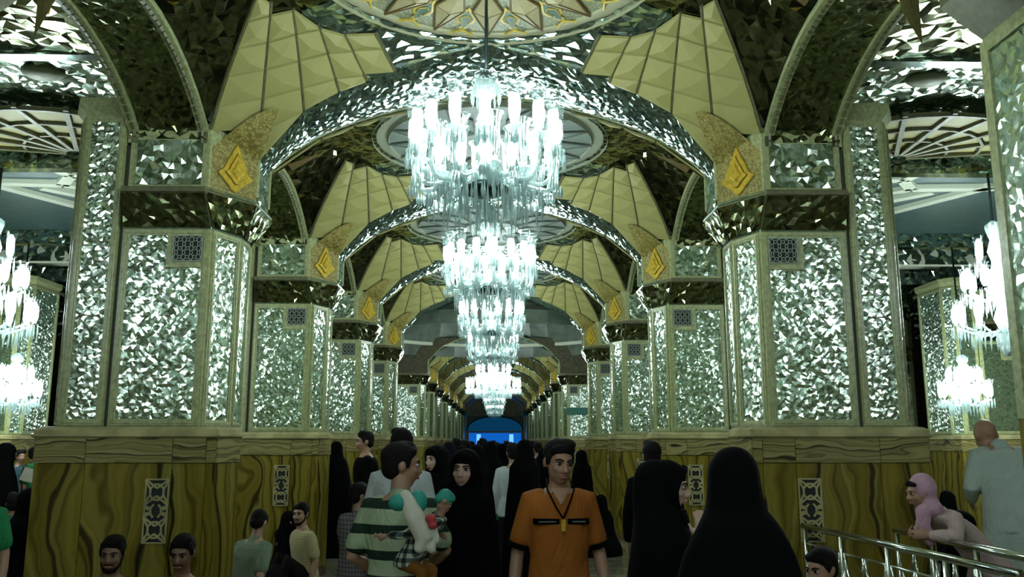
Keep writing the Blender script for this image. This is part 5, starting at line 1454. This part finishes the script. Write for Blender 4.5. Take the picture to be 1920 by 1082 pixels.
# right foreground: two veiled women
(l, h) = at_head(1243, 868, 4.05)
chador('person', 'woman in a black chador raising her hand to her face', l, math.radians(78), h, seed=11, head=(0, 10, 0), face=True, voxel=.008, width=1.02,
       hand=((-.05, -.06, h - .56), (-.088, -.168, h - .335), (.0, .02, .95), (.9, .2, .1), .55))
(l, h) = at_head(1374, 845, 3.3)
chador('person', 'large black-veiled figure seen from behind at the right foreground', l, math.radians(185), h, face=False, seed=14, width=1.08)
(l, h) = at_head(1540, 1030, 3.75)
human('person', 'dark-haired child in the lower right foreground, head just above the edge', l, math.radians(-40), h, shirt='navy_cloth', head=(-20, 10, 0))
(l, h) = at_head(1222, 830, 7.2)
human('person', 'dark-clothed man seen behind the woman raising her hand', l, math.radians(170), h, shirt='black_cloth', sleeve='long', face=False)
(l, h) = at_head(1133, 925, 13.2)
chador('person', 'black-veiled figure sitting at the foot of the third right pier', (l[0] - .05, 13.2, 0), math.radians(-40), .85, sit=True, face=False, seed=15)
# girl in pink leaning on the railing
(l, h) = at_head(1735, 893, 6.1)
GH, GL = 1.52, .50
girl = human('person', 'girl in a pink headscarf leaning on the railing', (3.50, 6.05, 0), math.radians(-80), GH, shirt='pale_pink_cloth', sleeve='long', pants='dark_cloth', hair=None, skin='skin', lean=(0.0, -GL), head=(-8, 14, 0), voxel=.010,
      arms={-1: ((-.20, -.46, .265), (-.12, -.58, .265)), 1: ((.20, -.44, .265), (.10, -.60, .265))}, skirt=(.35, .24, .20))
gs = GH / 1.72; ghip = .90 * gs
ghc = Vector((0, (-GL * 1.12 - .025) * gs, ghip + (.57 - .5 * GL ** 2 + .135) * gs))
GM = Matrix.Translation(ghc) @ Matrix.Rotation(math.radians(-8), 4, 'Z') @ Matrix.Rotation(math.radians(14), 4, 'X')
blob('headscarf', xform([ell((0, .034 * gs, .03 * gs), (.098 * gs, .105 * gs, .112 * gs)), ell((0, .03 * gs, -.08 * gs), (.085 * gs, .085 * gs, .07 * gs)),
      limb([(.02, -.03 * gs, -.13 * gs), (.03, -.07 * gs, -.24 * gs), (.03, -.06 * gs, -.36 * gs)], [.06 * gs, .05 * gs, .04 * gs]), limb([(-.06 * gs, .03, -.13 * gs), (0, .06, -.16 * gs), (.06 * gs, .03, -.13 * gs)], [.07 * gs, .075 * gs, .07 * gs])], GM), 'pink_cloth', girl, .010, 3)
blob('fringe', xform([limb([(-.055 * gs, -.052 * gs, .072 * gs), (0, -.070 * gs, .088 * gs), (.055 * gs, -.052 * gs, .072 * gs)], [.018 * gs, .024 * gs, .018 * gs])], GM), 'hair_black', girl, .008, 2)
# man in the pale robe
(l, h) = at_head(1868, 789, 6.9)
robe = human('person', 'man in a long pale green-white robe seen from behind at the right', (l[0] + .06, 6.9, 0), math.radians(165), 1.93, shirt='robe_cloth', sleeve='long', hair=None, skin='skin', lean=(.0, -.16), head=(10, 35, 0), face=False, build=1.0, shirt_name='robe', hunch=(.06, -.10, .055),
      arms={-1: ((-.24, -.10, .22), (-.18, -.26, .10)), 1: ((.24, -.06, .24), (.20, -.24, .14))})
blob('robe_skirt', [limb([(-.06, .0, 1.25), (-.10, .05, .85), (-.14, .08, .40)], [.16, .19, .21], 16, .8, (0, 1, 0)), limb([(.07, .0, 1.25), (.13, .05, .85), (.22, .08, .38)], [.14, .12, .10], 16, .8, (0, 1, 0))], 'robe_cloth', robe, .014, 4)
# dark figures in the right side aisle
(l, h) = at_head(1795, 905, 8.2)
chador('person', 'black-veiled figure sitting between the girl in pink and the robed man', (l[0], 8.2, 0), math.radians(40), 1.0, sit=True, face=False, seed=21, width=1.1)
(l, h) = at_head(1770, 866, 12.4)
chador('person', 'black-veiled figure sitting far back in the right side aisle', (l[0], 12.4, 0), math.radians(10), .95, sit=True, face=False, seed=22)
# crowd in the aisle
(l, h) = at_head(819, 838, 7.6)
chador('person', 'woman with black headscarf and visible face behind the woman in black', l, math.radians(-30), h, seed=31, head=(-10, 4, 0))
(l, h) = at_head(984, 826, 9.5)
chador('person', 'black-veiled woman walking away beside the man in white', l, math.radians(170), h, face=False, seed=32, width=.8)
(l, h) = at_head(962, 832, 10.2)
human('person', 'man in white walking away, half covered by a black-veiled woman', l, math.radians(185), h, shirt='white_cloth', sleeve='long', face=False)
(l, h) = at_head(948, 876, 11.5)
human('person', 'child in green walking up the aisle', l, math.radians(180), h, shirt='bright_green_cloth', face=False)
crowd = [(842, 830, 12.5, 'c', None, 'veiled woman at the left of the far crowd'), (857, 823, 14.6, 'm', 'navy_cloth', 'dark-haired man in navy in the far crowd'), (875, 827, 13.2, 'm', 'dark_cloth', 'man in dark shirt in the middle of the far crowd'),
         (893, 836, 9.4, 'c', None, 'veiled woman walking away behind the woman in black'), (906, 823, 16.5, 'm', 'teal_cloth', 'man in teal before the blue doorway'), (919, 829, 12.0, 'c', None, 'veiled woman before the blue doorway'),
         (933, 831, 15.0, 'm', 'grey_cloth', 'man in grey before the blue doorway'), (942, 833, 13.6, 'c', None, 'veiled woman left of the man in white'), (1008, 830, 15.5, 'm', 'dark_cloth', 'man in dark shirt left of the orange man\'s head'),
         (1020, 841, 13.0, 'c', None, 'short veiled woman behind the orange man'), (866, 838, 10.4, 'c', None, 'veiled woman walking away in the left half of the aisle'), (1090, 845, 13.8, 'c', None, 'veiled woman behind the orange man\'s shoulder'),
         (900, 827, 20.5, 'm', 'navy_cloth', 'small far man in navy at the crossing'), (950, 827, 21.5, 'm', 'dark_cloth', 'small far man in dark shirt at the crossing'), (884, 828, 22.5, 'c', None, 'small far veiled woman at the crossing'), (1000, 828, 19.0, 'c', None, 'far veiled woman at the right of the aisle'), (925, 827, 18.2, 'c', None, 'far veiled woman in mid-aisle')]
for k, (px, py, Y, kind, cl, lab) in enumerate(crowd):
    (l, h) = at_head(px, py, Y)
    if kind == 'c': chador('person', lab, l, math.radians(170 + 17 * (k % 3)), h, 'crowd walking away up the aisle', face=False, seed=50 + k, voxel=.022, width=.85, cloth='navy_cloth' if k % 4 == 0 else 'black_cloth')
    else: human('person', lab, l, math.radians(175 + 10 * (k % 3)), h, 'crowd walking away up the aisle', voxel=.022, shirt=cl, face=False)
# seated and standing crowd at the left edge
left = [(-42, 872, 5.4, 's', 'bright_green_cloth', 'man in a bright green shirt cut by the left picture edge', 20, .95), (-38, 925, 7.6, 'c', None, 'veiled figure sitting at the left edge behind the man in green', 60, 1.0), (62, 872, 9.4, 'c', None, 'black-veiled figure sitting beside the nearest left pier', 160, 1.15),
        (66, 838, 13.0, 'm', 'dark_cloth', 'man in dark clothes standing in the left side aisle', 150, 0), (38, 845, 14.5, 'm', 'teal_cloth', 'man in teal standing in the left side aisle', 60, 0), (84, 831, 12.0, 'm', 'bright_green_cloth', 'man in green half hidden by the nearest left pier', 180, 0), (12, 832, 11.6, 'v', None, 'veiled woman standing at the left edge', 120, 0), (30, 905, 10.9, 's', 'teal_cloth', 'seated man in teal in the left side aisle', 200, 1.0)]
for k, (px, py, Y, kind, cl, lab, rz, hh) in enumerate(left):
    (l, h) = at_head(px, py, Y); gr = 'people in the left side aisle'
    if kind == 'c': chador('person', lab, l, math.radians(rz), max(.8, min(h, 1.15)), gr, sit=True, face=False, seed=80 + k)
    elif kind == 'v': chador('person', lab, l, math.radians(rz), h, gr, face=False, seed=80 + k)
    elif kind == 's': human('person', lab, l, math.radians(rz), min(1.8, h / .86 * 1.72) if k else h, gr, sit=True if k else False, shirt=cl, face=False)
    else: human('person', lab, l, math.radians(rz), h, gr, shirt=cl, face=False)
# white open book held in the left crowd
m = MB(); m.add([(-.11, -.08, .02), (0, -.08, 0), (0, .08, 0), (-.11, .08, .02), (.11, -.08, .02), (.11, .08, .02), (-.11, -.08, .005), (0, -.08, -.015), (0, .08, -.015), (-.11, .08, .005), (.11, -.08, .005), (.11, .08, .005)],
      [(0, 1, 2, 3), (1, 4, 5, 2), (9, 8, 7, 6), (8, 11, 10, 7), (0, 3, 9, 6), (4, 10, 11, 5), (0, 6, 7, 1), (1, 7, 10, 4), (3, 2, 8, 9), (2, 5, 11, 8)])
p = atY(63, 893, 9.1); o = m.build('open_book', 'toy_white'); o.location = p; o.rotation_euler = (.9, .2, .3); tag(o, 'white open book held up in the dark left crowd', 'book')
